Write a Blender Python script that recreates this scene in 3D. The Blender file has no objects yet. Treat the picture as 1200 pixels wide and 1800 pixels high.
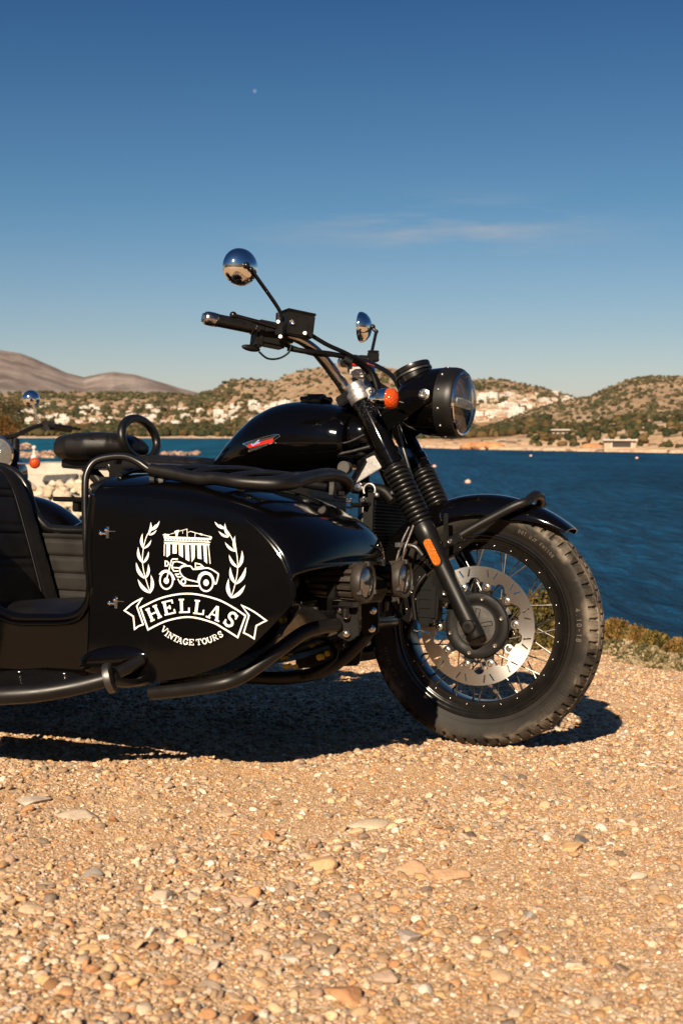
import bpy, bmesh, math, random
import numpy as np
from mathutils import Vector, Matrix
PI = math.pi
rad = math.radians
SC = bpy.context.scene
COL = SC.collection

# ------------------------------------------------------------------ camera
CAM_H = 0.846                       # eye height above the spot where the front tyre touches the ground
FPX = 2400.0                        # focal length in photo pixels (1800 high)
PITCH = math.atan(138 / FPX)
cd = bpy.data.cameras.new("camera")
cam = bpy.data.objects.new("camera", cd)
COL.objects.link(cam)
cd.sensor_fit = 'VERTICAL'; cd.sensor_height = 36.0; cd.sensor_width = 24.0
cd.lens = FPX / 1800 * 36.0
cam.location = (-0.3766, -3.669, CAM_H)
cam.rotation_euler = (PI / 2 - PITCH, 0, 0)
cd.clip_start = 0.05; cd.clip_end = 60000
cd.dof.use_dof = True; cd.dof.focus_distance = 3.45; cd.dof.aperture_fstop = 9.0
SC.camera = cam

# ------------------------------------------------------------------ sun and sky
# the rig stands on ground that falls towards the sea: its own frame is turned and tilted
A_, L_ = 0.4258, 0.0838
RF = np.array([math.cos(A_), -math.sin(A_), 0.0])                                   # forward
RL = np.array([math.sin(A_) * math.cos(L_), math.cos(A_) * math.cos(L_), -math.sin(L_)])  # left
RU = np.array([math.sin(A_) * math.sin(L_), math.cos(A_) * math.sin(L_), math.cos(L_)])   # up
SUN_AZ, SUN_EL = rad(-8), rad(27)    # shadow azimuth from the rig's left, elevation, in the rig's frame
s_rig = (-math.sin(SUN_AZ) * math.cos(SUN_EL), -math.cos(SUN_AZ) * math.cos(SUN_EL), math.sin(SUN_EL))
SUN = Vector(RF * s_rig[0] + RL * s_rig[1] + RU * s_rig[2]).normalized()   # towards the sun, world
sd = bpy.data.lights.new("sun", 'SUN'); so = bpy.data.objects.new("sun", sd); COL.objects.link(so)
sd.energy = 5.0; sd.angle = rad(0.53); sd.color = (1.0, 0.83, 0.62)
so.rotation_euler = SUN.to_track_quat('Z', 'Y').to_euler()
W = bpy.data.worlds.new("World"); SC.world = W; W.use_nodes = True
wn, wl = W.node_tree.nodes, W.node_tree.links
wn.clear()
wo = wn.new('ShaderNodeOutputWorld'); bg = wn.new('ShaderNodeBackground')
sky = wn.new('ShaderNodeTexSky'); sky.sky_type = 'NISHITA'; sky.sun_disc = False
sky.sun_elevation = math.asin(SUN.z)
sky.sun_rotation = math.atan2(SUN.x, SUN.y)
sky.altitude = 0; sky.air_density = 1.0; sky.dust_density = 0.6; sky.ozone_density = 3.0
bg.inputs['Strength'].default_value = 0.05
def wmath(op, a, b=None):
    n = wn.new('ShaderNodeMath'); n.operation = op
    for i, q in enumerate((a, b)):
        if q is None: continue
        if isinstance(q, (int, float)): n.inputs[i].default_value = q
        else: wl.new(q, n.inputs[i])
    return n.outputs[0]
# thin cirrus: stretched noise in the direction of the sky
tc = wn.new('ShaderNodeTexCoord'); mp = wn.new('ShaderNodeMapping')
mp.inputs['Scale'].default_value = (5.0, 5.0, 38.0); mp.inputs['Rotation'].default_value = (0, rad(-9), 0)
wl.new(tc.outputs['Generated'], mp.inputs['Vector'])
nz = wn.new('ShaderNodeTexNoise'); nz.inputs['Scale'].default_value = 1.4; nz.inputs['Detail'].default_value = 6; nz.inputs['Roughness'].default_value = 0.62
wl.new(mp.outputs[0], nz.inputs['Vector'])
rp = wn.new('ShaderNodeValToRGB'); rp.color_ramp.elements[0].position = 0.44; rp.color_ramp.elements[1].position = 0.80
wl.new(nz.outputs['Fac'], rp.inputs[0])
sx = wn.new('ShaderNodeSeparateXYZ'); wl.new(tc.outputs['Generated'], sx.inputs[0])
def band(v, c, w):
    d = wmath('DIVIDE', wmath('SUBTRACT', v, c), w)
    return wmath('POWER', 2.718, wmath('MULTIPLY', wmath('MULTIPLY', d, d), -1.0))
msk = wmath('MULTIPLY', band(sx.outputs['Z'], 0.147, 0.016), band(sx.outputs['X'], 0.075, 0.095))
fac = wmath('MULTIPLY', wmath('MULTIPLY', rp.outputs[0], msk), 1.0)
mx = wn.new('ShaderNodeMix'); mx.data_type = 'RGBA'
mx.inputs['B'].default_value = (5.2, 5.4, 5.8, 1)
wl.new(fac, mx.inputs['Factor'])
# the air near the horizon is paler and greyer, the upper sky deeper (polarised) blue
hz = wn.new('ShaderNodeMapRange'); hz.inputs['From Min'].default_value = -0.02; hz.inputs['From Max'].default_value = 1.0
wl.new(sx.outputs['Z'], hz.inputs['Value'])
gr = wn.new('ShaderNodeValToRGB')
els = gr.color_ramp.elements
els[0].position = 0.0; els[0].color = (1.32, 1.10, 1.12, 1)
els[1].position = 1.0; els[1].color = (0.30, 0.46, 0.66, 1)
e = els.new(0.09); e.color = (0.80, 0.82, 0.88, 1)
e = els.new(0.18); e.color = (0.46, 0.66, 0.76, 1)
e = els.new(0.32); e.color = (0.215, 0.415, 0.60, 1)
wl.new(hz.outputs[0], gr.inputs[0])
ml = wn.new('ShaderNodeMix'); ml.data_type = 'RGBA'; ml.blend_type = 'MULTIPLY'; ml.inputs['Factor'].default_value = 1.0
wl.new(sky.outputs[0], ml.inputs['A']); wl.new(gr.outputs[0], ml.inputs['B'])
wl.new(ml.outputs['Result'], mx.inputs['A'])
wl.new(mx.outputs['Result'], bg.inputs['Color']); wl.new(bg.outputs[0], wo.inputs[0])
SC.view_settings.view_transform = 'Standard'; SC.view_settings.look = 'None'
SC.view_settings.exposure = 0.73; SC.view_settings.gamma = 1.0
SC.cycles.max_bounces = 6; SC.cycles.transparent_max_bounces = 8
SC.cycles.caustics_reflective = False; SC.cycles.caustics_refractive = False
SC.cycles.use_denoising = True

# ------------------------------------------------------------------ helpers
RNG = np.random.default_rng(7)
random.seed(7)
RIG0 = np.zeros(3)
RM = np.array([RF, RL, RU])                          # world -> rig
CAMR = RM @ np.array(cam.location)
def rig2w(p): return np.atleast_2d(p) @ RM
def ray_w(x, y):
    c, s = math.cos(PITCH), math.sin(PITCH); v = -(y - 900) / FPX
    return np.array([(x - 600) / FPX, c + s * v, -s + c * v])
def px(x, y, Y):
    """point of the rig seen at photo pixel x, y whose distance left of the rig's centre plane is Y (measured or known)"""
    d = RM @ ray_w(x, y); return CAMR + d * ((Y - CAMR[1]) / d[1])
def pxx(x, y, X):
    d = RM @ ray_w(x, y); return CAMR + d * ((X - CAMR[0]) / d[0])
def pxs(L): return np.array([px(*q) for q in L])
def catmull(P, n=8, closed=False):
    P = np.asarray(P, float); N = len(P); out = []
    for i in range(N if closed else N - 1):
        if closed: a, b, c, d = P[(i - 1) % N], P[i], P[(i + 1) % N], P[(i + 2) % N]
        else: a, b, c, d = P[max(i - 1, 0)], P[i], P[i + 1], P[min(i + 2, N - 1)]
        for k in range(n):
            t = k / n
            out.append(0.5 * (2 * b + (c - a) * t + (2 * a - 5 * b + 4 * c - d) * t * t + (3 * b - a - 3 * c + d) * t ** 3))
    if not closed: out.append(P[-1])
    return np.array(out)
def norm(v): v = np.asarray(v, float); return v / max(np.linalg.norm(v), 1e-12)
def frame_of(axis, hint=(0, 0, 1)):
    z = norm(axis); h = np.asarray(hint, float)
    if abs(z @ norm(h)) > 0.97: h = np.array([1.0, 0, 0])
    x = norm(np.cross(h, z)); y = np.cross(z, x); return x, y, z
class MB:
    def __init__(s): s.v = []; s.f = []; s.n = 0; s.m = []; s.cm = 0
    def add(s, V, F):
        V = np.asarray(V, float).reshape(-1, 3); s.v.append(V)
        for f in F: s.f.append(tuple(int(i) + s.n for i in f)); s.m.append(s.cm)
        s.n += len(V); return s
    def mat(s, i): s.cm = i; return s
    def grid(s, P, cu=False, cv=False, flip=False):
        P = np.asarray(P, float); a, b = P.shape[:2]; F = []
        for i in range(a if cu else a - 1):
            for j in range(b if cv else b - 1):
                q = (i * b + j, ((i + 1) % a) * b + j, ((i + 1) % a) * b + (j + 1) % b, i * b + (j + 1) % b)
                F.append(q[::-1] if flip else q)
        return s.add(P.reshape(-1, 3), F)
    def tube(s, path, r, seg=14, caps=True, closed=False, squash=None, hint=None):
        P = np.asarray(path, float); N = len(P)
        R = np.full(N, r) if np.isscalar(r) else np.interp(np.linspace(0, 1, N), np.linspace(0, 1, len(r)), r)
        T = np.gradient(P, axis=0) if not closed else (np.roll(P, -1, 0) - np.roll(P, 1, 0))
        T = np.array([norm(t) for t in T])
        x, _, _ = frame_of(T[0], hint if hint is not None else (0, 0, 1))
        rings = []; t = np.linspace(0, 2 * PI, seg, endpoint=False)
        for i in range(N):
            x = norm(x - T[i] * (x @ T[i])); y = np.cross(T[i], x)
            sy = 1.0 if squash is None else squash
            rings.append(P[i] + R[i] * (np.outer(np.cos(t), x) + sy * np.outer(np.sin(t), y)))
        G = np.array(rings); s.grid(G, cu=closed, cv=True, flip=True)
        if caps and not closed:
            b = s.n - N * seg
            s.f.append(tuple(b + k for k in range(seg))); s.m.append(s.cm)
            s.f.append(tuple(b + (N - 1) * seg + k for k in range(seg))[::-1]); s.m.append(s.cm)
        return s
    def lathe(s, prof, o, axis, seg=48, hint=(0, 0, 1), cap=(False, False)):
        x, y, z = frame_of(axis, hint); o = np.asarray(o, float); t = np.linspace(0, 2 * PI, seg, endpoint=False)
        G = np.array([[o + z * h + r * (math.cos(a) * x + math.sin(a) * y) for a in t] for r, h in prof])
        s.grid(G, cv=True)
        b = s.n - len(prof) * seg
        if cap[0]: s.f.append(tuple(b + k for k in range(seg))[::-1]); s.m.append(s.cm)
        if cap[1]: s.f.append(tuple(b + (len(prof) - 1) * seg + k for k in range(seg))); s.m.append(s.cm)
        return s
    def cyl(s, a, b, r, seg=20, ch=0.15):
        a, b = np.asarray(a, float), np.asarray(b, float); h = np.linalg.norm(b - a); c = min(r * ch, h * 0.3)
        return s.lathe([(r - c, 0), (r, c), (r, h - c), (r - c, h)], a, b - a, seg, cap=(True, True))
    def box(s, c, size, R=None):
        c = np.asarray(c, float); hx, hy, hz = np.asarray(size, float) / 2
        R = np.eye(3) if R is None else np.asarray(R)
        V = np.array([[sx * hx, sy * hy, sz * hz] for sx in (-1, 1) for sy in (-1, 1) for sz in (-1, 1)]) @ R + c
        return s.add(V, [(0, 1, 3, 2), (4, 6, 7, 5), (0, 4, 5, 1), (2, 3, 7, 6), (0, 2, 6, 4), (1, 5, 7, 3)])
    def prism(s, P, d):
        """closed polygon P (n,3) pushed along vector d"""
        P = np.asarray(P, float); n = len(P); d = np.asarray(d, float)
        F = [tuple(range(n))[::-1], tuple(range(n, 2 * n))] + [(i, (i + 1) % n, n + (i + 1) % n, n + i) for i in range(n)]
        return s.add(np.vstack([P, P + d]), F)
    def ball(s, c, r, seg=20, rings=12, R=None):
        r = np.full(3, r) if np.isscalar(r) else np.asarray(r, float); R = np.eye(3) if R is None else R
        u = np.linspace(0, PI, rings + 1)[:, None]; v = np.linspace(0, 2 * PI, seg, endpoint=False)[None]
        G = np.stack([np.sin(u) * np.cos(v) * r[0], np.sin(u) * np.sin(v) * r[1], np.cos(u) * r[2] + 0 * v], -1) @ R + np.asarray(c, float)
        return s.grid(G, cv=True)
    def build(s, name, mat, parent=None, angle=38, bevel=0, smooth=True):
        me = bpy.data.meshes.new(name)
        V = np.vstack(s.v) if s.v else np.zeros((0, 3))
        me.from_pydata(V.tolist(), [], s.f)
        mats = mat if isinstance(mat, (list, tuple)) else [mat]
        for m in mats: me.materials.append(m)
        if len(mats) > 1: me.polygons.foreach_set('material_index', s.m)
        bm = bmesh.new(); bm.from_mesh(me)
        bmesh.ops.remove_doubles(bm, verts=bm.verts, dist=1e-6)
        bmesh.ops.recalc_face_normals(bm, faces=bm.faces)
        if bevel:
            es = [e for e in bm.edges if len(e.link_faces) == 2 and e.calc_face_angle(0) > rad(40)]
            bmesh.ops.bevel(bm, geom=es, offset=bevel, segments=2, affect='EDGES', clamp_overlap=True)
        bm.to_mesh(me); bm.free()
        if smooth:
            me.shade_smooth()
            me.set_sharp_from_angle(angle=rad(angle))
        o = bpy.data.objects.new(name, me); COL.objects.link(o)
        if parent: o.parent = parent
        return o
    def build_each(s, name, mat, parent=None, **kw):
        """every loose piece becomes an object of its own"""
        V = np.vstack(s.v); n = len(V); p = list(range(n))
        def root(i):
            while p[i] != i: p[i] = p[p[i]]; i = p[i]
            return i
        for f in s.f:
            a = root(f[0])
            for q in f[1:]: p[root(q)] = a
        g = {}
        for f in s.f: g.setdefault(root(f[0]), []).append(f)
        out = []
        for fs in g.values():
            ids = sorted({i for f in fs for i in f}); mp = {i: k for k, i in enumerate(ids)}
            m = MB(); m.add(V[ids], [tuple(mp[i] for i in f) for f in fs]); out.append(m.build(name, mat, parent, **kw))
        return out
def raw_mesh(name, V, F, mat, col=None, smooth=True, uniform=None):
    """large mesh from arrays; F (n,3) or (n,4); col per-vertex colour attribute"""
    me = bpy.data.meshes.new(name); V = np.asarray(V, np.float32); F = np.asarray(F, np.int32)
    k = F.shape[1]
    me.vertices.add(len(V)); me.vertices.foreach_set('co', V.ravel())
    me.loops.add(F.size); me.loops.foreach_set('vertex_index', F.ravel())
    me.polygons.add(len(F)); me.polygons.foreach_set('loop_start', np.arange(0, F.size, k, dtype=np.int32))
    me.update(calc_edges=True)
    if smooth: me.polygons.foreach_set('use_smooth', np.ones(len(F), bool))
    if col is not None:
        at = me.color_attributes.new('tint', 'FLOAT_COLOR', 'POINT')
        c4 = np.ones((len(V), 4), np.float32); c4[:, :3] = col; at.data.foreach_set('color', c4.ravel())
    me.materials.append(mat)
    o = bpy.data.objects.new(name, me); COL.objects.link(o); return o
def empty(name, loc=(0, 0, 0), parent=None):
    o = bpy.data.objects.new(name, None); COL.objects.link(o); o.location = loc; o.empty_display_size = 0.1
    if parent: o.parent = parent
    return o
def tag(o, label=None, cat=None, group=None, kind=None):
    if label: o['label'] = label
    if cat: o['category'] = cat
    if group: o['group'] = group
    if kind: o['kind'] = kind
    return o

# ------------------------------------------------------------------ materials
class NT:
    """small helper round a material's node tree"""
    def __init__(s, name):
        s.m = bpy.data.materials.new(name); s.m.use_nodes = True
        s.n = s.m.node_tree.nodes; s.l = s.m.node_tree.links
        s.b = s.n['Principled BSDF']; s.o = s.n['Material Output']
    def new(s, t, **kw):
        n = s.n.new('ShaderNode' + t)
        for k, v in kw.items():
            if k in n.inputs: s.set(n.inputs[k], v)
            else: setattr(n, k, v)
        return n
    def set(s, i, v):
        if hasattr(v, 'is_output') or isinstance(v, bpy.types.NodeSocket): s.l.new(v, i)
        else: i.default_value = v
    def p(s, **kw):
        for k, v in kw.items(): s.set(s.b.inputs[k.replace('_', ' ')], v)
        return s
    def coord(s, kind='Object'): return s.new('TexCoord').outputs[kind]
    def mapped(s, v, scale=(1, 1, 1), loc=(0, 0, 0), rot=(0, 0, 0)):
        m = s.new('Mapping'); s.l.new(v, m.inputs['Vector'])
        m.inputs['Scale'].default_value = scale; m.inputs['Location'].default_value = loc; m.inputs['Rotation'].default_value = rot
        return m.outputs[0]
    def noise(s, v, scale, detail=4, rough=0.55, dist=0.0):
        n = s.new('TexNoise'); s.l.new(v, n.inputs['Vector']); n.inputs['Scale'].default_value = scale
        n.inputs['Detail'].default_value = detail; n.inputs['Roughness'].default_value = rough; n.inputs['Distortion'].default_value = dist
        return n.outputs['Fac']
    def voro(s, v, scale, feature='F1', out='Distance', rnd=1.0):
        n = s.new('TexVoronoi', feature=feature); s.l.new(v, n.inputs['Vector']); n.inputs['Scale'].default_value = scale
        n.inputs['Randomness'].default_value = rnd
        return n.outputs[out]
    def ramp(s, f, stops, interp='LINEAR'):
        r = s.new('ValToRGB'); r.color_ramp.interpolation = interp; e = r.color_ramp.elements
        e[0].position, e[0].color = stops[0][0], (*stops[0][1], 1)
        e[1].position, e[1].color = stops[-1][0], (*stops[-1][1], 1)
        for p, c in stops[1:-1]: q = e.new(p); q.color = (*c, 1)
        s.l.new(f, r.inputs[0]); return r.outputs[0]
    def rng(s, f, a, b, c=0.0, d=1.0):
        r = s.new('MapRange'); s.l.new(f, r.inputs['Value'])
        for k, v in (('From Min', a), ('From Max', b), ('To Min', c), ('To Max', d)): r.inputs[k].default_value = v
        return r.outputs[0]
    def mix(s, f, a, b, blend='MIX'):
        m = s.new('Mix', data_type='RGBA', blend_type=blend)
        for k, v in (('Factor', f), ('A', a), ('B', b)):
            i = m.inputs[k] if k == 'Factor' else [q for q in m.inputs if q.name == k and q.type == 'RGBA'][0]
            if isinstance(v, tuple) and len(v) == 3: v = (*v, 1)
            s.set(i, v)
        return [q for q in m.outputs if q.type == 'RGBA'][0]
    def math(s, op, a, b=None):
        n = s.new('Math', operation=op)
        s.set(n.inputs[0], a)
        if b is not None: s.set(n.inputs[1], b)
        return n.outputs[0]
    def bump(s, h, strength=0.3, dist=0.01):
        b = s.new('Bump'); s.l.new(h, b.inputs['Height']); b.inputs['Strength'].default_value = strength; b.inputs['Distance'].default_value = dist
        s.l.new(b.outputs[0], s.b.inputs['Normal']); return s
def plain(name, col, rough=0.4, metal=0.0, spec=0.5, coat=0.0, bump=None, var=0.0, scale=30):
    t = NT(name); t.p(Base_Color=(*col, 1), Roughness=rough, Metallic=metal, Coat_Weight=coat, Coat_Roughness=0.04)
    t.b.inputs['Specular IOR Level'].default_value = spec
    c = t.coord()
    if var:
        f = t.noise(c, scale, 5, 0.6)
        t.p(Base_Color=t.mix(t.rng(f, 0.3, 0.7), tuple(x * (1 - var) for x in col), tuple(min(1, x * (1 + var)) for x in col)))
        t.p(Roughness=t.rng(t.noise(c, scale * 2.3, 4), 0.25, 0.75, rough * 0.8, min(1, rough * 1.25)))
    if bump: t.bump(t.noise(c, bump[0], 5, 0.6), bump[1], bump[2])
    return t.m
def gloss_black(name='gloss_black_paint', base=(0.0014, 0.0013, 0.0014), dust=0.5, spk=(0.10, 0.085, 0.065), cut=0.10):
    t = NT(name); c = t.coord()
    f = t.noise(c, 6, 6, 0.7); f2 = t.voro(c, 260)
    speck = t.math('LESS_THAN', f2, cut)
    d = t.math('MULTIPLY', speck, t.rng(f, 0.5, 0.72))
    col = t.mix(t.math('MULTIPLY', d, dust), base, spk)
    film = t.math('MULTIPLY', t.rng(t.noise(c, 2.3, 7, 0.65), 0.42, 0.8), 0.012 * dust)
    col = t.mix(film, col, (0.16, 0.12, 0.08))
    t.p(Base_Color=col, Roughness=t.rng(f, 0.3, 0.75, 0.045, 0.13)); t.b.inputs['IOR'].default_value = 1.35
    t.bump(t.noise(c, 3.5, 3), 0.05, 0.02)
    return t.m
M = {}
M['gloss'] = gloss_black()
M['dusty_gloss'] = gloss_black('speckled_black_paint', dust=1.0, spk=(0.42, 0.36, 0.28), cut=0.16)
M['tank_paint'] = gloss_black('tank_black_paint', dust=0.25)
M['powder'] = plain('black_powder_coat', (0.0055, 0.005, 0.0047), 0.40, spec=.32, bump=(900, 0.12, 0.0006), var=0.25, scale=9)
M['satin'] = plain('satin_black_metal', (0.006, 0.0055, 0.0052), 0.28, spec=.4, var=0.25, scale=12)
M['matte'] = plain('matte_black', (0.0055, 0.005, 0.0047), 0.55, spec=.25, var=0.3, scale=18)
M['deep'] = plain('deep_black_plastic', (0.004, 0.0036, 0.0035), 0.5, spec=.2)
M['rubber'] = plain('black_rubber', (0.005, 0.0045, 0.0042), 0.36, spec=.42, bump=(300, 0.15, 0.001), var=0.25, scale=20)
M['chrome'] = plain('chrome', (0.82, 0.81, 0.79), 0.05, metal=1.0)
M['steel'] = plain('brushed_steel_tube', (0.46, 0.43, 0.40), 0.24, metal=1.0, var=0.15, scale=40)
M['alu'] = plain('cast_aluminium', (0.50, 0.48, 0.46), 0.5, metal=1.0, var=0.12, scale=60, bump=(220, 0.2, 0.001))
M['bolt'] = plain('zinc_bolt', (0.66, 0.64, 0.60), 0.22, metal=1.0, var=0.12, scale=90)
M['dark_alu'] = plain('dark_grey_alloy', (0.11, 0.105, 0.10), 0.42, metal=0.9, var=0.15, scale=30)
M['white'] = plain('white_vinyl', (0.88, 0.85, 0.81), 0.35)
M['red'] = plain('red_enamel', (0.55, 0.02, 0.015), 0.25)
M['blue'] = plain('pale_blue_enamel', (0.25, 0.30, 0.55), 0.3)
M['yellow'] = plain('yellow_connector', (0.45, 0.33, 0.03), 0.45)
def leather(name, quilt=None, col=(0.005, 0.0043, 0.0038), rough=0.36):
    t = NT(name); c = t.coord(); t.b.inputs['Specular IOR Level'].default_value = .3
    h = t.voro(c, 420, 'F1', 'Distance')
    f = t.noise(c, 14, 5, 0.6)
    t.p(Base_Color=t.mix(t.rng(f, 0.3, 0.75), col, tuple(x * 1.9 for x in col)), Roughness=t.rng(f, 0.3, 0.7, rough, rough + 0.16))
    t.bump(h, 0.35, 0.0012); return t.m
M['leather'] = leather('black_leather')
M['seat_leather'] = leather('seat_leather', rough=.27)
M['vinyl'] = leather('black_vinyl_weave', col=(0.011, 0.0095, 0.008), rough=0.42)
def lens_mat(name, col, rough=0.12, trans=0.0):
    t = NT(name); c = t.coord(); v = t.voro(c, 190, 'F1', 'Distance')
    t.p(Base_Color=(*col, 1), Roughness=rough, Transmission_Weight=trans); t.b.inputs['IOR'].default_value = 1.5
    t.bump(v, 0.6, 0.003); return t.m
M['amber'] = lens_mat('amber_lens', (0.44, 0.115, 0.010))
M['amber_red'] = lens_mat('deep_amber_lens', (0.50, 0.055, 0.006))
t = NT('headlamp_glass'); tb_ = t.new('BsdfTransparent'); gb_ = t.new('BsdfGlossy'); gb_.inputs['Roughness'].default_value = .02; lw = t.new('LayerWeight'); lw.inputs['Blend'].default_value = .32
mg = t.new('MixShader'); t.l.new(t.math('ADD', t.math('MULTIPLY', lw.outputs['Fresnel'], .75), .035), mg.inputs[0]); t.l.new(tb_.outputs[0], mg.inputs[1]); t.l.new(gb_.outputs[0], mg.inputs[2]); t.l.new(mg.outputs[0], t.o.inputs['Surface'])
M['glass'] = t.m
t = NT('reflector_chrome'); t.p(Base_Color=(0.90, 0.91, 0.92, 1), Metallic=0.12, Roughness=0.25)
t.bump(t.noise(t.coord(), 22, 2), 0.35, 0.02); M['reflector'] = t.m
# brake disc: turned steel with fine concentric marks
t = NT('turned_brake_steel'); c = t.coord()
sp = t.new('SeparateXYZ'); t.l.new(c, sp.inputs[0])
rr = t.math('SQRT', t.math('ADD', t.math('MULTIPLY', sp.outputs['X'], sp.outputs['X']), t.math('MULTIPLY', sp.outputs['Z'], sp.outputs['Z'])))
cmb = t.new('CombineXYZ'); t.l.new(rr, cmb.inputs[0])
g1 = t.noise(cmb.outputs[0], 700, 3, 0.6)
t.p(Metallic=1.0, Base_Color=t.mix(g1, (0.42, 0.40, 0.37), (0.72, 0.70, 0.66)), Roughness=t.rng(g1, 0.3, 0.7, 0.30, 0.42), Anisotropic=0.78)
tg = t.new('Tangent', direction_type='RADIAL', axis='Y'); t.l.new(tg.outputs[0], t.b.inputs['Tangent'])
t.bump(g1, 0.2, 0.0006); M['disc'] = t.m
M['aux_reflector'] = plain('dim_reflector', (0.34, 0.32, 0.30), 0.22, metal=0.8)
# tyre: dusty black rubber; the tread carries tan dust in patches
t = NT('dusty_tyre'); c0 = t.coord(); sp = t.new('SeparateXYZ'); t.l.new(c0, sp.inputs[0])
rr = t.math('SQRT', t.math('ADD', t.math('MULTIPLY', sp.outputs['X'], sp.outputs['X']), t.math('MULTIPLY', sp.outputs['Z'], sp.outputs['Z'])))
f = t.noise(c0, 11, 8, 0.66, 0.4); f2 = t.noise(c0, 60, 6, 0.7)
edge = t.rng(rr, 0.255, 0.335)
d = t.math('ADD', t.rng(f, 0.40, 0.62), t.math('MULTIPLY', t.rng(f2, 0.3, 0.7), 0.35))
d = t.math('MULTIPLY', d, t.math('ADD', t.math('MULTIPLY', t.math('POWER', edge, 2.4), 0.85), 0.035))
pt = t.math('MULTIPLY', t.rng(t.noise(c0, 9, 6, .6, .6), .50, .60), t.rng(rr, .284, .302))
t.p(Base_Color=t.mix(t.math('MULTIPLY', pt, .8), t.mix(d, (0.0062, 0.0052, 0.0043), (0.125, 0.098, 0.070)), (.19, .155, .115)), Roughness=0.62); t.b.inputs['Specular IOR Level'].default_value = .3
t.bump(f2, 0.15, 0.001); M['tyre'] = t.m
M['tyre_print'] = plain('tyre_print', (0.115, 0.098, 0.078), 0.7)
M['spoke'] = plain('spoke_wire', (0.20, 0.185, 0.17), 0.38, metal=1.0)
M['lamp_body'] = plain('dusty_black_casting', (0.030, 0.024, 0.018), 0.5, spec=.35, var=.5, scale=14, bump=(300, .2, .001))
M['rim'] = plain('gloss_black_rim', (0.007, 0.0065, 0.006), 0.15, var=0.3, scale=25)
# ================================================================== ground, sea, far shore
SEA_Z = CAM_H - 5.0
def smooth(t): t = np.clip(t, 0, 1); return t * t * (3 - 2 * t)
def vnoise(x, y, seed=0):
    """cheap smooth value noise on arrays"""
    xi, yi = np.floor(x).astype(np.int64), np.floor(y).astype(np.int64); fx, fy = x - xi, y - yi
    def h(a, b):
        n = (a * 374761393 + b * 668265263 + seed * 974634821) & 0x7fffffff
        n = ((n ^ (n >> 13)) * 1274126177) & 0x7fffffff
        return ((n ^ (n >> 16)) & 0xffff) / 65535.0
    u, v = fx * fx * (3 - 2 * fx), fy * fy * (3 - 2 * fy)
    return (h(xi, yi) * (1 - u) + h(xi + 1, yi) * u) * (1 - v) + (h(xi, yi + 1) * (1 - u) + h(xi + 1, yi + 1) * u) * v
def fbm(x, y, o=4, seed=0):
    s, a, f = 0, .5, 1.0
    for k in range(o): s = s + a * vnoise(x * f, y * f, seed + k); a *= .5; f *= 2.03
    return s
def edge_y(x):
    return np.interp(x, [-40, -14, -8, -4, -2, -.6, .5, 1.1, 1.3, 1.6, 2.6, 4, 8, 40], [20, 16, 11.5, 7.8, 5.8, 4.5, 4.05, 3.78, 3.5, 3.15, 2.7, 2.3, 1.6, 0]) + .12 * (fbm(x * .9 + 7, x * 0 + 3, 3, 5) - .5)
def ground_z(x, y, fine=True):
    x, y = np.asarray(x, float), np.asarray(y, float)
    yb = np.where(y < -5, -5 + (y + 5) * .25, y)
    z = -(RU[0] * np.clip(x, -4, 4) + RU[1] * yb) / RU[2]
    z = z + .0
    e = edge_y(x); over = np.maximum(y - e, 0)
    z = z - over * .9 - .06 * smooth((y - e + .5) / .8)
    if fine:
        amp = smooth((np.hypot(x - .0, y - .0) - .10) / .5)
        z = z + amp * (.044 * (fbm(x * 1.6, y * 1.6, 3, 11) - .45) + .014 * (fbm(x * 7, y * 7, 3, 21) - .45))
    return z
def spaced(breaks):
    out = []
    for a, b, s in breaks: out += list(np.arange(a, b, s))
    return np.array(out + [breaks[-1][1]])
gx = spaced([(-40, -10, 2.0), (-10, -3, .25), (-3, 3, .03), (3, 10, .25), (10, 40, 2.0)])
gt = spaced([(-40, -10, 2.0), (-10, -4, .3), (-4, 0, .03), (0, 1, .006), (1.0, 1.5, .02)])
GX, GT = np.meshgrid(gx, gt)
GE = edge_y(GX); GY = np.where(GT < 0, GT, np.where(GT <= 1, GT * GE, GE + (GT - 1) * 12))
V = np.stack([GX, GY, ground_z(GX, GY)], -1).reshape(-1, 3)
n0, n1 = GX.shape; idx = np.arange(n0 * n1).reshape(n0, n1)
F = np.stack([idx[:-1, :-1], idx[:-1, 1:], idx[1:, 1:], idx[1:, :-1]], -1).reshape(-1, 4)
t = NT('gravelly_sand'); c = t.coord()
f1 = t.noise(c, 1.3, 6, 0.6); f2 = t.noise(c, 26, 6, 0.65)
vn = t.new('TexVoronoi', feature='F1'); t.l.new(c, vn.inputs['Vector']); vn.inputs['Scale'].default_value = 210
vn2 = t.new('TexVoronoi', feature='F1'); t.l.new(c, vn2.inputs['Vector']); vn2.inputs['Scale'].default_value = 90
def vcol(v): 
    s = t.new('SeparateColor'); t.l.new(v.outputs['Color'], s.inputs[0]); return s.outputs[0]
grit = t.ramp(vcol(vn), [(0, (.20, .13, .07)), (.25, (.50, .31, .16)), (.55, (.60, .40, .225)), (.8, (.66, .48, .30)), (1, (.74, .62, .46))])
peb = t.ramp(vcol(vn2), [(0, (.24, .20, .16)), (.2, (.48, .30, .17)), (.6, (.60, .42, .26)), (1, (.72, .60, .45))])
sand = t.ramp(f1, [(.3, (.53, .265, .10)), (.55, (.585, .32, .14)), (.75, (.62, .37, .19))])
col = t.mix(t.rng(f2, .35, .6), sand, grit); col = t.mix(t.math('MULTIPLY', t.rng(t.noise(c, 7, 5, .6), .45, .6), .7), col, peb)
t.p(Base_Color=col, Roughness=.9); t.b.inputs['Specular IOR Level'].default_value = .2
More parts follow.
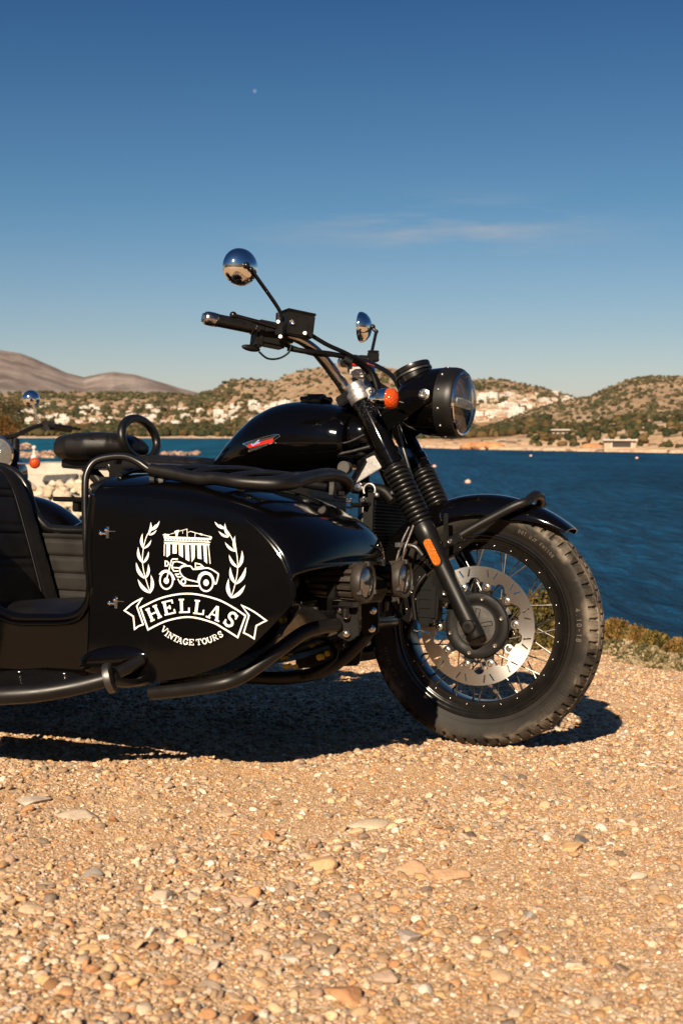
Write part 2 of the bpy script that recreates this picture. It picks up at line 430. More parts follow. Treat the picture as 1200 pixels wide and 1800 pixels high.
hgt = t.math('ADD', t.math('MULTIPLY', vn.outputs['Distance'], -.6), t.math('ADD', t.math('MULTIPLY', vn2.outputs['Distance'], -1.0), t.math('MULTIPLY', f2, 1.2)))
t.bump(hgt, .5, .004)
tag(raw_mesh('gravel_ground', V, F, t.m), kind='structure')

# ---- gravel: far too many stones to count, one mesh
def ico(level):
    bm = bmesh.new(); bmesh.ops.create_icosphere(bm, subdivisions=level, radius=1.0)
    bm.verts.ensure_lookup_table(); V = np.array([v.co[:] for v in bm.verts]); F = np.array([[v.index for v in f.verts] for f in bm.faces]); bm.free(); return V, F
def rotm(n, rng, tilt=.5):
    a = rng.uniform(0, 2 * PI, n); b = rng.normal(0, tilt, n); c_ = rng.normal(0, tilt, n)
    ca, sa, cb, sb, cc, sc = np.cos(a), np.sin(a), np.cos(b), np.sin(b), np.cos(c_), np.sin(c_); z, o = np.zeros(n), np.ones(n)
    Rz = np.stack([ca, -sa, z, sa, ca, z, z, z, o], 1).reshape(n, 3, 3); Rx = np.stack([o, z, z, z, cb, -sb, z, sb, cb], 1).reshape(n, 3, 3); Ry = np.stack([cc, z, sc, z, o, z, -sc, z, cc], 1).reshape(n, 3, 3)
    return np.einsum('nij,njk,nkl->nil', Rx, Ry, Rz)
PAL = np.array([(.60, .42, .26), (.62, .44, .27), (.68, .55, .40), (.58, .36, .175), (.52, .27, .13), (.44, .35, .26), (.36, .29, .225), (.20, .175, .15), (.80, .73, .61), (.64, .45, .33)])
PW = np.array([.18, .17, .14, .16, .10, .09, .055, .035, .07, .08])
def stones(name, x, y, r, level, mat, rng, sink=.35, flat=(.34, .72), jag=.16):
    n = len(x); V0, F0 = ico(level); k = len(V0)
    sc = np.stack([r * rng.uniform(.8, 1.45, n), r * rng.uniform(.7, 1.1, n), r * rng.uniform(*flat, n)], 1)
    d = 1 + rng.normal(0, jag, (n, k))
    if level > 1:                                                          # sides chopped by random planes
        d = 1 + rng.normal(0, .05, (n, k))
        for _ in range(5):
            nn = rng.normal(size=(n, 3)); nn /= np.linalg.norm(nn, axis=1)[:, None]; q = nn @ V0.T; d = np.minimum(d, np.where(q > .05, rng.uniform(.34, .78, (n, 1)) / np.maximum(q, .05), 9))
    P = V0[None] * d[..., None]
    P = P * sc[:, None, :]; P = np.einsum('nij,nkj->nki', rotm(n, rng, .28), P)
    z = ground_z(x, y) + sc[:, 2] * (1 - 2 * sink) * .8
    P = P + np.stack([x, y, z], 1)[:, None, :]
    F = (F0[None] + (np.arange(n) * k)[:, None, None]).reshape(-1, 3)
    ci = rng.choice(len(PAL), n, p=PW / PW.sum()); col = PAL[ci] * np.array([1.02, .995, .985]) * rng.uniform(.42, 1.18, (n, 1))
    colv = np.repeat(np.clip(col, 0, .85), k, 0)
    return raw_mesh(name, P.reshape(-1, 3), F, mat, colv, smooth=False)
t = NT('stone_surface'); at = t.new('Attribute', attribute_name='tint'); c = t.coord()
nf = t.noise(c, 160, 5, .65); dk = t.math('MULTIPLY', t.rng(t.noise(c, 330, 3, .7), .56, .70), .55)
col = t.mix(t.rng(nf, .3, .7), t.mix(.38, at.outputs['Color'], (.38, .21, .10), 'MIX'), at.outputs['Color'])
t.p(Base_Color=t.mix(dk, col, (.16, .10, .06)), Roughness=.82); t.b.inputs['Specular IOR Level'].default_value = .25
t.bump(t.noise(c, 300, 5, .65), .6, .0022); M['stone'] = t.m
rng = np.random.default_rng(3)
def scatter(n, y0, y1, mx, rng, power=1.0):
    y = y0 + (y1 - y0) * rng.random(n) ** power; d = y - cam.location.y
    x = cam.location.x + d * .25 * rng.uniform(-1 - mx, 1 + mx, n); return x, y
def clump(x, y, lo=.28, sc=2.1, seed=31): return rng.random(len(x)) < np.clip((fbm(x * sc, y * sc, 4, seed) - lo) * 4.2, .28, 1)
def keep(x, y, m): return x[m], y[m]
x, y = scatter(92000, -2.5, -.4, .5, rng); x, y = keep(x, y, clump(x, y))
r = np.clip(rng.lognormal(math.log(.0031), .54, len(x)), .0014, .0125); b_ = r > .0048
tag(stones('gravel', x[~b_], y[~b_], r[~b_], 1, M['stone'], rng), kind='stuff')
c_ = r > .0085
tag(stones('gravel', x[b_ & ~c_], y[b_ & ~c_], r[b_ & ~c_], 2, M['stone'], rng), kind='stuff')
tag(stones('gravel', x[c_], y[c_], r[c_], 3, M['stone'], rng, .34, (.34, .75)), kind='stuff')
x, y = scatter(150000, -.4, 5.0, .35, rng, 1.15); x, y = keep(x, y, clump(x, y) & (y < edge_y(x) - .15))
r = np.clip(rng.lognormal(math.log(.0042), .50, len(x)), .0020, .0145); b_ = r > .0085
tag(stones('gravel', x[~b_], y[~b_], r[~b_], 1, M['stone'], rng), kind='stuff')
tag(stones('gravel', x[b_], y[b_], r[b_], 2, M['stone'], rng), kind='stuff')

x, y = scatter(110000, -2.45, -.2, .40, rng, .9)
tag(stones('grit', x, y, rng.uniform(.0009, .0022, len(x)), 1, M['stone'], rng), kind='stuff')
# ---- single stones one can point at: photo position, half width (px), colour, label
t = NT('rock_surface'); at = t.new('Attribute', attribute_name='tint'); c = t.coord()
nf = t.noise(c, 34, 7, .68, .4); n2 = t.noise(c, 9, 4, .6, .8)
col = t.mix(t.rng(nf, .32, .68), t.mix(.35, at.outputs['Color'], (.22, .12, .06)), at.outputs['Color'])
col = t.mix(t.math('MULTIPLY', t.rng(n2, .5, .62), .5), col, (.60, .50, .38))
t.p(Base_Color=col, Roughness=.85); t.b.inputs['Specular IOR Level'].default_value = .25
t.bump(t.noise(c, 90, 6, .65), .55, .006); M['rock'] = t.m
ROCKS = [
 (475, 1470, 22, .75, (.50, .25, .12), "rusty orange lumpy stone, highest of the larger stones in mid gravel"),
 (560, 1519, 31, .62, (.62, .38, .20), "two-toned orange and beige angular stone in the middle of the gravel"),
 (718, 1524, 34, .50, (.52, .32, .19), "brown domed half-buried stone just left of its flat brown neighbour"),
 (785, 1534, 38, .40, (.54, .33, .19), "wide flat brown half-buried stone right of the brown domed one"),
 (436, 1594, 24, .62, (.52, .36, .26), "pinkish brown blocky stone with a dark right side in the lower gravel"),
 (163, 1543, 22, .62, (.26, .25, .23), "grey rounded stone standing alone in the lower left gravel"),
 (1022, 1478, 17, .65, (.13, .125, .12), "dark grey stone leaning on an orange one at the right"),
 (1003, 1492, 25, .42, (.62, .38, .19), "flat orange stone under the dark grey one at the right"),
 (608, 1752, 40, .55, (.50, .25, .12), "large rusty stone cut near the bottom edge of the gravel"),
 (682, 1722, 30, .55, (.46, .33, .24), "brown stone beside the large rusty stone near the bottom"),
 (716, 1655, 26, .55, (.42, .36, .31), "grey beige blocky stone right of centre in the lower gravel"),
 (286, 1592, 26, .50, (.50, .40, .30), "beige stone with a sunlit top in the lower left gravel"),
 (56, 1608, 22, .55, (.58, .42, .27), "tan humped stone near the left edge of the gravel"),
 (158, 1686, 20, .62, (.58, .38, .19), "yellow ochre stone with a shadow at its right, lower left"),
 (840, 1413, 14, .62, (.66, .56, .42), "cream oval pebble in the gravel below the front wheel"),
 (916, 1374, 9, .65, (.12, .115, .11), "small dark pebble in pale gravel below the front wheel"),
 (55, 1408, 36, .25, (.60, .50, .40), "flat pale slab level with the gravel near the left edge"),
 (148, 1434, 46, .25, (.56, .45, .34), "broad flat beige slab in the gravel below the sidecar shadow"),
 (640, 1445, 40, .22, (.60, .47, .33), "thin flat tan slab in mid gravel below the wheel"),
 (1005, 1694, 20, .55, (.62, .52, .40), "pale stone in the lower right gravel"),
 (1120, 1540, 18, .55, (.60, .50, .38), "pale rounded stone near the right edge of the gravel"),
 (930, 1606, 16, .60, (.30, .28, .26), "grey pebble in the lower right gravel"),
 (872, 1713, 26, .50, (.52, .36, .22), "tan stone near the bottom right of the gravel"),
 (395, 1432, 20, .45, (.55, .38, .24), "tan wedge-shaped stone left of the rusty orange one"),
]
def ground_hit(x, y):
    d = ray_w(x, y); o = np.array(cam.location); s = 0.5
    while s < 14 and (o + d * s)[2] > -(RU[0] * (o + d * s)[0] + RU[1] * (o + d * s)[1]) / RU[2]: s += .004
    p = o + d * s
    return p, s
VR, FR = ico(4)
for i, (x, y, hw, fl, c3, lab) in enumerate(ROCKS):
    p, dist = ground_hit(x, y); r = hw / FPX * dist; g = np.random.default_rng(100 + i)
    d = np.ones(len(VR))
    for k in range(8):                                   # chopped by a few planes, then roughened
        nn = g.normal(size=3); nn /= np.linalg.norm(nn); q = VR @ nn; lim = g.uniform(.40, .78); d = np.minimum(d, np.where(q > 1e-3, lim / np.maximum(q, 1e-3), 9))
    P = VR * d[:, None]
    P = P * (1 + .16 * (fbm(P[:, 0] * 3.2 + i, P[:, 1] * 3.2 + P[:, 2] * 2.6, 5, i) - .5)[:, None])
    a = g.uniform(-.5, .5); R3 = np.array([[math.cos(a), -math.sin(a), 0], [math.sin(a), math.cos(a), 0], [0, 0, 1]])
    P = (P * [r * 1.12, r * .9, r * fl]) @ R3.T
    o = raw_mesh('stone', P, FR, M['rock'], np.tile(c3, (len(P), 1)), smooth=False)
    o.location = (p[0], p[1], float(ground_z(p[0], p[1])) + r * fl * (.10 if fl < .3 else .32)); tag(o, lab, 'stone', 'larger stones lying in the gravel')

# ---- sea
t = NT('sea_water'); c = t.coord('Object')
w1 = t.noise(t.mapped(c, (1.1, .22, 1), rot=(0, 0, .22)), 1.0, 6, .62, .6); w2 = t.noise(t.mapped(c, (.07, .018, 1), rot=(0, 0, .2)), 1.0, 4, .6, .5)
w3 = t.noise(t.mapped(c, (.012, .0022, 1)), 1.0, 5, .6)
sp = t.new('SeparateXYZ'); t.l.new(c, sp.inputs[0])
shal = t.math('MULTIPLY', t.rng(t.math('DIVIDE', sp.outputs['X'], t.math('MAXIMUM', sp.outputs['Y'], 20.0)), .02, -.20), t.rng(sp.outputs['Y'], 60, 220))
deep = t.mix(t.rng(w3, .35, .65), (.0030, .064, .158), (.0042, .084, .205))
teal = t.mix(t.rng(w3, .35, .65), (.002, .150, .255), (.003, .19, .31))
col = t.mix(shal, deep, teal)
chop = t.math('ADD', t.math('MULTIPLY', w1, .8), t.math('MULTIPLY', w2, .9))
col = t.mix(t.rng(chop, .70, .98), t.mix(.62, col, (.0010, .016, .040)), t.mix(.25, col, (.030, .135, .24)))  # light and dark sides of the waves painted into the water colour
bp = t.new('Bump'); t.l.new(chop, bp.inputs['Height']); bp.inputs['Strength'].default_value = 1.0; bp.inputs['Distance'].default_value = 3.0
df = t.new('BsdfDiffuse'); t.l.new(col, df.inputs['Color']); t.l.new(bp.outputs[0], df.inputs['Normal'])
gl = t.new('BsdfGlossy'); gl.inputs['Roughness'].default_value = .30; t.l.new(bp.outputs[0], gl.inputs['Normal'])
fr = t.new('Fresnel'); fr.inputs['IOR'].default_value = 1.33; t.l.new(bp.outputs[0], fr.inputs['Normal'])
ms = t.new('MixShader'); t.l.new(t.math('MINIMUM', fr.outputs[0], .085), ms.inputs[0]); t.l.new(df.outputs[0], ms.inputs[1]); t.l.new(gl.outputs[0], ms.inputs[2]); t.l.new(ms.outputs[0], t.o.inputs['Surface'])
ys = np.r_[2.0, 6, 12, 20, 30, np.geomspace(40, 26000, 60)]; xs0 = np.linspace(-1.6, 1.6, 60)
V = np.array([[(k * (yy + 30)), yy, SEA_Z] for yy in ys for k in xs0]); n1 = len(xs0); idx = np.arange(len(V)).reshape(len(ys), n1)
F = np.stack([idx[:-1, :-1], idx[:-1, 1:], idx[1:, 1:], idx[1:, :-1]], -1).reshape(-1, 4)
tag(raw_mesh('sea', V, F, t.m), kind='structure')

# ---- hills of the far shore: heights measured against their ridges, real distances
def ridge(xs, ys, D): return lambda q: CAM_H + (762 - np.interp(q, xs, ys)) / FPX * D
SH_X = [-1800, -400, 0, 300, 400, 470, 560, 650, 750, 850, 1000, 1200, 1600, 3000]; SH_D = [1300, 1560, 1510, 1480, 1420, 1000, 720, 560, 470, 425, 385, 345, 320, 260]
shoreD = lambda q: np.interp(q, SH_X, SH_D)
LAY = [
 # (D at the foot, D at the ridge, ridge pixel heights, concavity, back slope)
 (lambda q: 4200 + 0 * q, lambda q: 7000 + 0 * q, ([-1800, -700, -300, -120, 0, 40, 90, 120, 150, 175, 200, 240, 280, 320, 360, 420, 600, 3000], [700, 640, 600, 606, 613, 620, 640, 654, 662, 656, 652, 657, 669, 682, 692, 712, 740, 750]), 1.5),
 (lambda q: shoreD(q) + 60, lambda q: 3300 + 0 * q, ([-1800, -400, 0, 100, 200, 300, 360, 420, 480, 600, 3000], [690, 684, 692, 689, 691, 692, 700, 712, 730, 750, 755]), .95),
 (lambda q: np.maximum(shoreD(q) + 90, np.interp(q, [300, 600, 800, 1000, 3000], [1500, 1150, 900, 850, 850])), lambda q: 2500 + 0 * q, ([-1800, 200, 300, 340, 370, 400, 430, 460, 485, 500, 530, 560, 600, 650, 700, 760, 830, 870, 900, 950, 1000, 1060, 1200, 3000], [770, 740, 712, 699, 688, 672, 666, 667, 670, 661, 651, 646, 640, 641, 650, 661, 667, 667, 671, 682, 696, 715, 730, 740]), .85),
 (lambda q: shoreD(q) + 25, lambda q: np.maximum(900, shoreD(q) + 300), ([-1800, 700, 800, 860, 910, 950, 1000, 1015, 1040, 1060, 1085, 1110, 1140, 1165, 1200, 1260, 1400, 3000], [775, 772, 764, 748, 729, 715, 702, 701, 695, 684, 673, 664, 660, 662, 662, 656, 668, 690]), .80),
 (lambda q: shoreD(q), lambda q: shoreD(q) + 160, ([-1800, 3000], [0, 0]), .8)]
def hill_z(q, D, rough=True):
    q, D = np.broadcast_arrays(np.asarray(q, float), np.asarray(D, float)); best = np.full(q.shape, SEA_Z - 3.0)
    X, Y = (q - 600) / FPX * D, D
    for li, (d0, d1, (rx, ry), cv) in enumerate(LAY):
        a, b = d0(q), d1(q); tt = (D - a) / (b - a)
        rz = (SEA_Z + 5.5 + 0 * q) if li == 4 else CAM_H + (762 - np.interp(q, rx, ry)) / FPX * b
        base = SEA_Z + (.4 if li == 4 else 3.0); rise = np.clip(tt, 0, 1) ** cv
        z = base + (rz - base) * rise - np.clip(tt - 1, 0, 9) * (rz - base) * (1.1 if li < 4 else 0)
        if rough and li < 4:
            sc = (1 / 420., 1 / 160., 1 / 130., 1 / 60.)[li]; am = (.16, .14, .13, .12)[li]
            z = z + (rz - base) * am * (fbm(X * sc, Y * sc * .6, 4, 40 + li) - .5) * np.clip(np.sin(np.clip(tt, 0, 1.0) * PI), 0, 1) ** .7 + (rz - base) * .02 * (fbm(X * sc * 4, Y * sc * 4, 2, 60 + li) - .5)
        best = np.maximum(best, np.where(tt < 0, SEA_Z - 3.0, z))
    return best
qs = spaced([(-1800, -150, 30), (-150, 1350, 3), (1350, 3000, 40)]); Ds = np.unique(np.r_[np.geomspace(255, 2800, 190), np.geomspace(2800, 9500, 60)])
QQ, DD = np.meshgrid(qs, Ds); ZZ = hill_z(QQ, DD)
V = np.stack([(QQ - 600) / FPX * DD + cam.location.x, DD + cam.location.y, ZZ], -1).reshape(-1, 3); n0, n1 = QQ.shape; idx = np.arange(n0 * n1).reshape(n0, n1)
F = np.stack([idx[:-1, :-1], idx[:-1, 1:], idx[1:, 1:], idx[1:, :-1]], -1).reshape(-1, 4)
zq = ZZ.reshape(-1)[F].max(1); F = F[zq > SEA_Z - 2.5]
t = NT('dry_hillside'); c = t.coord()
sp = t.new('SeparateXYZ'); t.l.new(c, sp.inputs[0])
n_big = t.noise(c, .006, 6, .6, .3); n_mid = t.noise(c, .03, 6, .65, .4); n_sm = t.noise(c, .14, 5, .65)
soil = t.ramp(n_mid, [(.30, (.32, .21, .125)), (.5, (.42, .29, .18)), (.66, (.48, .36, .25)), (.8, (.53, .44, .34))])
red = t.mix(t.math('MULTIPLY', t.rng(n_big, .52, .62), .55), soil, (.33, .16, .08))
v_b = t.voro(c, .16, 'F1'); v_s = t.voro(c, .075, 'F1')
cov = t.rng(t.noise(c, .012, 5, .6), .42, .70)
bush = t.math('MAXIMUM', t.rng(t.math('ADD', v_b, t.math('MULTIPLY', cov, -.28)), .30, .20), t.rng(t.math('ADD', v_s, t.math('MULTIPLY', cov, -.30)), .26, .16))
near = t.mix(t.math('MULTIPLY', bush, .55), red, t.ramp(n_sm, [(.3, (.030, .032, .014)), (.7, (.075, .068, .030))]))
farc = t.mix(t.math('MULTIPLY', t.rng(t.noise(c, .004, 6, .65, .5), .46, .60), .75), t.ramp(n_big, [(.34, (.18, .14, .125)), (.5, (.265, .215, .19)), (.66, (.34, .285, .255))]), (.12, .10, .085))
sandc = t.ramp(n_sm, [(.3, (.50, .32, .19)), (.7, (.62, .45, .31))])
beach = t.math('MULTIPLY', t.rng(sp.outputs['Z'], SEA_Z + 2.6, SEA_Z + 1.2), 1.0)
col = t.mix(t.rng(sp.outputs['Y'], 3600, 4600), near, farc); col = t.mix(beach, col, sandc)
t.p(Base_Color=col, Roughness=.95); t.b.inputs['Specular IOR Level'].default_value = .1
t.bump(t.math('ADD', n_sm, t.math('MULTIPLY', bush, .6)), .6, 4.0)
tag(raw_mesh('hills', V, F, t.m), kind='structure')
def hill_pt(q, D):
    z = float(hill_z(q, D)); return np.array([(q - 600) / FPX * D + cam.location.x, D + cam.location.y, z])

# ---- scrub and shore trees: far-off masses
def blobs(name, q, D, r, mat, rng, pal, hz=.8, jag=.22, level=1):
    n = len(q); V0, F0 = ico(level); k = len(V0)
    X, Y = (q - 600) / FPX * D + cam.location.x, D + cam.location.y; Z = hill_z(q, D)
    P = V0[None] * (1 + rng.normal(0, jag, (n, k)))[..., None] * np.stack([r, r, r * hz], 1)[:, None, :]
    P = P + np.stack([X, Y, Z + r * hz * .55], 1)[:, None, :]
    col = np.array(pal)[rng.integers(0, len(pal), n)] * rng.uniform(.7, 1.3, (n, 1))
    return raw_mesh(name, P.reshape(-1, 3), (F0[None] + (np.arange(n) * k)[:, None, None]).reshape(-1, 3), mat, np.repeat(col, k, 0), smooth=False)
t = NT('foliage_mass'); at = t.new('Attribute', attribute_name='tint'); c = t.coord()
t.p(Base_Color=t.mix(t.rng(t.noise(c, .8, 4, .7), .3, .7), t.mix(.6, at.outputs['Color'], (.01, .01, .005)), at.outputs['Color']), Roughness=.9); t.b.inputs['Specular IOR Level'].default_value = .15
M['far_leaf'] = t.m
rng = np.random.default_rng(12)
GREEN = [(.075, .072, .034), (.10, .085, .042), (.055, .056, .028), (.13, .10, .05)]
q = rng.uniform(700, 1500, 26000); D = rng.uniform(420, 930, 26000); zz = hill_z(q, D); m_ = (zz > SEA_Z + 6) & (rng.random(26000) < np.clip((fbm(q / 38, D / 60, 3, 9) - .38) * 1.3, .08, .27)); q, D = q[m_], D[m_]
tag(blobs('scrub', q, D, rng.uniform(.4, 1.15, len(q)), M['far_leaf'], rng, GREEN, .75), kind='stuff')
q = rng.uniform(250, 1020, 16000); D = rng.uniform(1150, 2500, 16000); zz = hill_z(q, D); m_ = (zz > SEA_Z + 22) & (rng.random(16000) < np.clip((fbm(q / 30, D / 130, 3, 19) - .40) * 1.3, .06, .26)); q, D = q[m_], D[m_]
tag(blobs('scrub', q, D, rng.uniform(1.5, 3.6, len(q)), M['far_leaf'], rng, GREEN, .7), kind='stuff')
q = rng.uniform(-200, 420, 9000); D = rng.uniform(1950, 3300, 9000); m_ = rng.random(9000) < np.clip((fbm(q / 40, D / 200, 3, 29) - .38) * 2.6, .10, .8); q, D = q[m_], D[m_]
tag(blobs('scrub', q, D, rng.uniform(3, 7, len(q)), M['far_leaf'], rng, GREEN, .6), kind='stuff')
qa = rng.uniform(-200, 480, 1500); Da = shoreD(qa) + rng.uniform(25, 190, 1500); qb = rng.uniform(640, 960, 620); Db = shoreD(qb) + rng.uniform(50, 170, 620); qc = rng.uniform(-100, 480, 500); Dc = shoreD(qc) + rng.uniform(190, 700, 500); qd = rng.uniform(930, 1400, 520); Dd = shoreD(qd) + rng.uniform(14, 95, 520)
q, D = np.r_[qa, qb, qc, qd], np.r_[Da, Db, Dc, Dd]; r = np.r_[rng.uniform(3.0, 6.0, 1500), rng.uniform(1.2, 2.6, 620), rng.uniform(2.5, 5, 500), rng.uniform(.6, 1.5, 520)]
tag(blobs('shore_trees', q, D, r, M['far_leaf'], rng, [(.050, .050, .020), (.085, .066, .026), (.035, .042, .018), (.13, .085, .035)], .85, .25), kind='stuff')

# ---- white houses of the far shore: each one its own object, a few plans shared
M['plaster'] = plain('white_plaster', (.60, .54, .47), .8, var=.06, scale=.2)
M['cream'] = plain('cream_plaster', (.40, .31, .22), .8, var=.08, scale=.2)
M['tile'] = plain('terracotta_tile', (.36, .15, .08), .85, var=.2, scale=.6)
M['pane'] = plain('dark_window', (.05, .055, .06), .25)
M['opening_shade'] = plain('shadowed_opening', (.035, .028, .022), .8)
def house_mesh(i):
    g = random.Random(50 + i); m = MB()
    w, d, st = g.uniform(9, 17), g.uniform(8, 12), g.choice((1, 2, 2, 3)); h = 3.1 * st
    m.mat(0).box((0, 0, h / 2 - 1.5), (w, d, h + 3)); wing = g.random() < .6
    if wing: m.box((w * .5 + 2, .8, h * .32 - 1.5), (4.4, d * .7, h * .64 + 3))
    tiled = i % 3 == 1
    if tiled:
        e = .5; V = [(-w / 2 - e, -d / 2 - e, h), (w / 2 + e, -d / 2 - e, h), (w / 2 + e, d / 2 + e, h), (-w / 2 - e, d / 2 + e, h), (-w / 4, 0, h + 2.0), (w / 4, 0, h + 2.0)]
        m.mat(1).add(V, [(0, 1, 5, 4), (1, 2, 5), (2, 3, 4, 5), (3, 0, 4), (0, 3, 2, 1)])
    else:
        m.mat(0)
        for c_, s_ in (((0, -d / 2 + .1, h + .4), (w, .2, .8)), ((0, d / 2 - .1, h + .4), (w, .2, .8)), ((-w / 2 + .1, 0, h + .4), (.2, d - .4, .8)), ((w / 2 - .1, 0, h + .4), (.2, d - .4, .8))): m.box(c_, s_)
        m.box((g.uniform(-2, 2), 1, h + 1.1), (3, 3, 2.2))
    m.mat(2)
    for s in range(st):
        n = int(w // 3)
        for k in range(n):
            if g.random() < .85: m.box((-w / 2 + (k + .5) * w / n, -d / 2 - .03, 3.1 * s + 1.6), (1.3, .12, 1.5 if g.random() < .6 else 2.2))
        for k in range(2): m.box((-w / 2 - .03, -d / 4 + k * d / 2, 3.1 * s + 1.6), (.12, 1.2, 1.5))
    if st > 1: m.mat(0).box((0, -d / 2 - .8, 3.1), (w * .7, 1.6, .25)); m.box((0, -d / 2 - 1.55, 3.6), (w * .7, .12, .9))
    o = m.build('house', [M['plaster'] if i % 4 else M['cream'], M['tile'], M['pane']], smooth=False); me = o.data; bpy.data.objects.remove(o); return me
HM = [house_mesh(i) for i in range(9)]
g = random.Random(5); placed = []
def put_house(q, D, lab, grp, k=None, s=1.0):
    p = hill_pt(q, D)
    for (a, b, w_) in placed:
        if (a - p[0]) ** 2 + (b - p[1]) ** 2 < (w_ + 8 * s) ** 2: return False
    placed.append((p[0], p[1], 8 * s)); o = bpy.data.objects.new('house', HM[g.randrange(len(HM)) if k is None else k]); COL.objects.link(o)
    o.location = p + np.array([0, 0, .2]); o.rotation_euler = (0, 0, rad(g.uniform(-28, 28))); o.scale = (s, s, s)
    tag(o, lab, 'house', grp); return True
def town(n, q0, q1, y0, y1, d0, d1, lab, grp, s=1.0, dens=None):
    k = tries = 0
    while k < n and tries < n * 60:
        tries += 1; q, D = g.uniform(q0, q1), g.uniform(d0, d1); z = float(hill_z(q, D)); yy = 762 - (z - CAM_H) / D * FPX
        if not (y0 < yy < y1): continue
        if put_house(q, D, lab, grp, None, s * g.uniform(.8, 1.2)): k += 1
town(105, -40, 400, 716, 752, 1580, 2400, "small white house in the far town on the left shore below the brown hills", "houses of the town on the left shore", .66)
town(45, 395, 640, 712, 748, 1200, 2100, "small white house at the foot of the middle hill across the bay", "houses below the middle hill", .66)
town(48, 835, 935, 697, 748, 1000, 1900, "white house on the far slope just right of the headlamp", "white houses on the slope right of the headlamp", .58)
town(22, 930, 1012, 690, 728, 1000, 2100, "white house in the row climbing to the saddle between the right hills", "white houses climbing to the saddle", .5)
# long low buildings at the right-hand beach
def beach_building(q, D, w, d, h, lab, op):
    p = hill_pt(q, D); b = empty('beach_building', p); b.rotation_euler = (0, 0, rad(-6))
    m = MB(); m.box((0, 0, h / 2 - .5), (w, d, h + 1)); m.build('wall', M['cream'], b, smooth=False)
    m = MB(); m.box((0, -.4, h + .15), (w + .8, d + 1.4, .28)); m.build('roof', M['plaster'], b, smooth=False)
    if op:
        m = MB(); m.box((w * .05, -d / 2 - .04, h * .45), (w * .62, .1, h * .62)); m.build('opening', M['opening_shade'], b, smooth=False)  # dark slab on the wall stands in for the shade inside
        for k in range(2):
            m = MB(); m.box((-w * .26 + k * w * .62, -d / 2 - .12, h * .45), (.22, .2, h * .9)); m.build('post', M['plaster'], b, smooth=False)
    else:
        for k in range(3):
            m = MB(); m.box((-w * .3 + k * w * .3, -d / 2 - .04, h * .5), (w * .14, .1, h * .4)); m.build('window', M['pane'], b, smooth=False)
    tag(b, lab, 'building')
beach_building(1087, 378, 8.6, 4, 2.1, "low beach building with a wide dark opening at the right-hand shore", True)
beach_building(983, 425, 5.0, 4, 2.0, "small pale beach hut among trees left of the low dark-fronted building", False)
m = MB()
for q, D, r in ((830, 436, 4.2), (848, 432, 4.0), (868, 428, 3.2), (1035, 392, 2.6), (815, 440, 3.0), (1048, 390, 2.0)):
    p = hill_pt(q, D); m.ball(p, (r, r * .8, r * .42), 18, 8)
tag(m.build('earth_bank', plain('red_earth', (.46, .20, .085), .95, var=.3, scale=.5, bump=(.8, .6, .6))), kind='structure')
# ---- moored buoys
M['buoy'] = plain('faded_buoy', (.72, .42, .33), .5, var=.1, scale=4)
for x, y, lab in ((822, 849, "pink round mooring buoy nearest, low on the blue water right of the forks"), (763, 821, "pink oval mooring buoy just beside the front fork gaiters"), (932, 802, "tiny pale buoy near the far shore in the middle of the bay"), (1118, 806, "tiny pale buoy near the far shore at the right edge")):
    D = 5.0 * FPX / (y - 762); r = .30 if D < 260 else .30
    b = empty('mooring_buoy', ((x - 600) / FPX * D + cam.location.x, D + cam.location.y, SEA_Z)); tag(b, lab, 'buoy', 'mooring buoys in the bay')
    m = MB(); m.ball((0, 0, .10), (r, r, r * .82), 24, 14); m.build('float', M['buoy'], b)
    m = MB(); m.lathe([(.10, r * .85), (.07, r * 1.02), (.03, r * 1.04)], (0, 0, .02), (0, 0, 1), 16); m.tube([(.06 * math.cos(a), 0, r * 1.1 + .06 * math.sin(a)) for a in np.linspace(0, 2 * PI, 16)], .014, 8); m.build('mooring_eye', M['alu'], b)
# ---- quay with its rock armour on the left
QY = 84 + cam.location.y
def qx(x, D=84): return (x - 600) / FPX * D + cam.location.x
def qz(y, D=84): return CAM_H - (y - 762) / FPX * D
M['concrete'] = plain('pale_concrete', (.44, .39, .32), .9, var=.25, scale=.9)
m = MB(); m.box(((qx(-500) + qx(236)) / 2, QY + 2.2, (qz(814) + SEA_Z) / 2), (qx(236) - qx(-500), 4.4, qz(814) - SEA_Z))
m.box(((qx(-500) + qx(150)) / 2, QY - .7, (qz(834) + SEA_Z) / 2), (qx(150) - qx(-500), 1.4, qz(834) - SEA_Z)); m.box((qx(196), QY - 1.0, (qz(826) + SEA_Z) / 2), (2.0, 2.0, qz(826) - SEA_Z))
q_ = m.build('quay', M['concrete'], bevel=.05); tag(q_, kind='structure')
m = MB(); m.prism(np.array([(qx(84), QY - 1.75, qz(846)), (qx(142), QY - 1.75, qz(846)), (qx(146), QY - 1.6, qz(831)), (qx(88), QY - 1.6, qz(834))]), (0, .35, 0)); o = m.build('dark_quay_block', plain('dark_block_grey', (.035, .032, .03), .7, var=.3, scale=3), bevel=.06); tag(o, "dark flat shape lying against the pale quay above the boulders", 'dark_block')  # flat dark block set against the quay face
VB, FB = ico(3); rng = np.random.default_rng(77)
PALB = [(.56, .46, .34), (.62, .53, .41), (.50, .39, .27), (.44, .36, .28), (.66, .58, .47)]
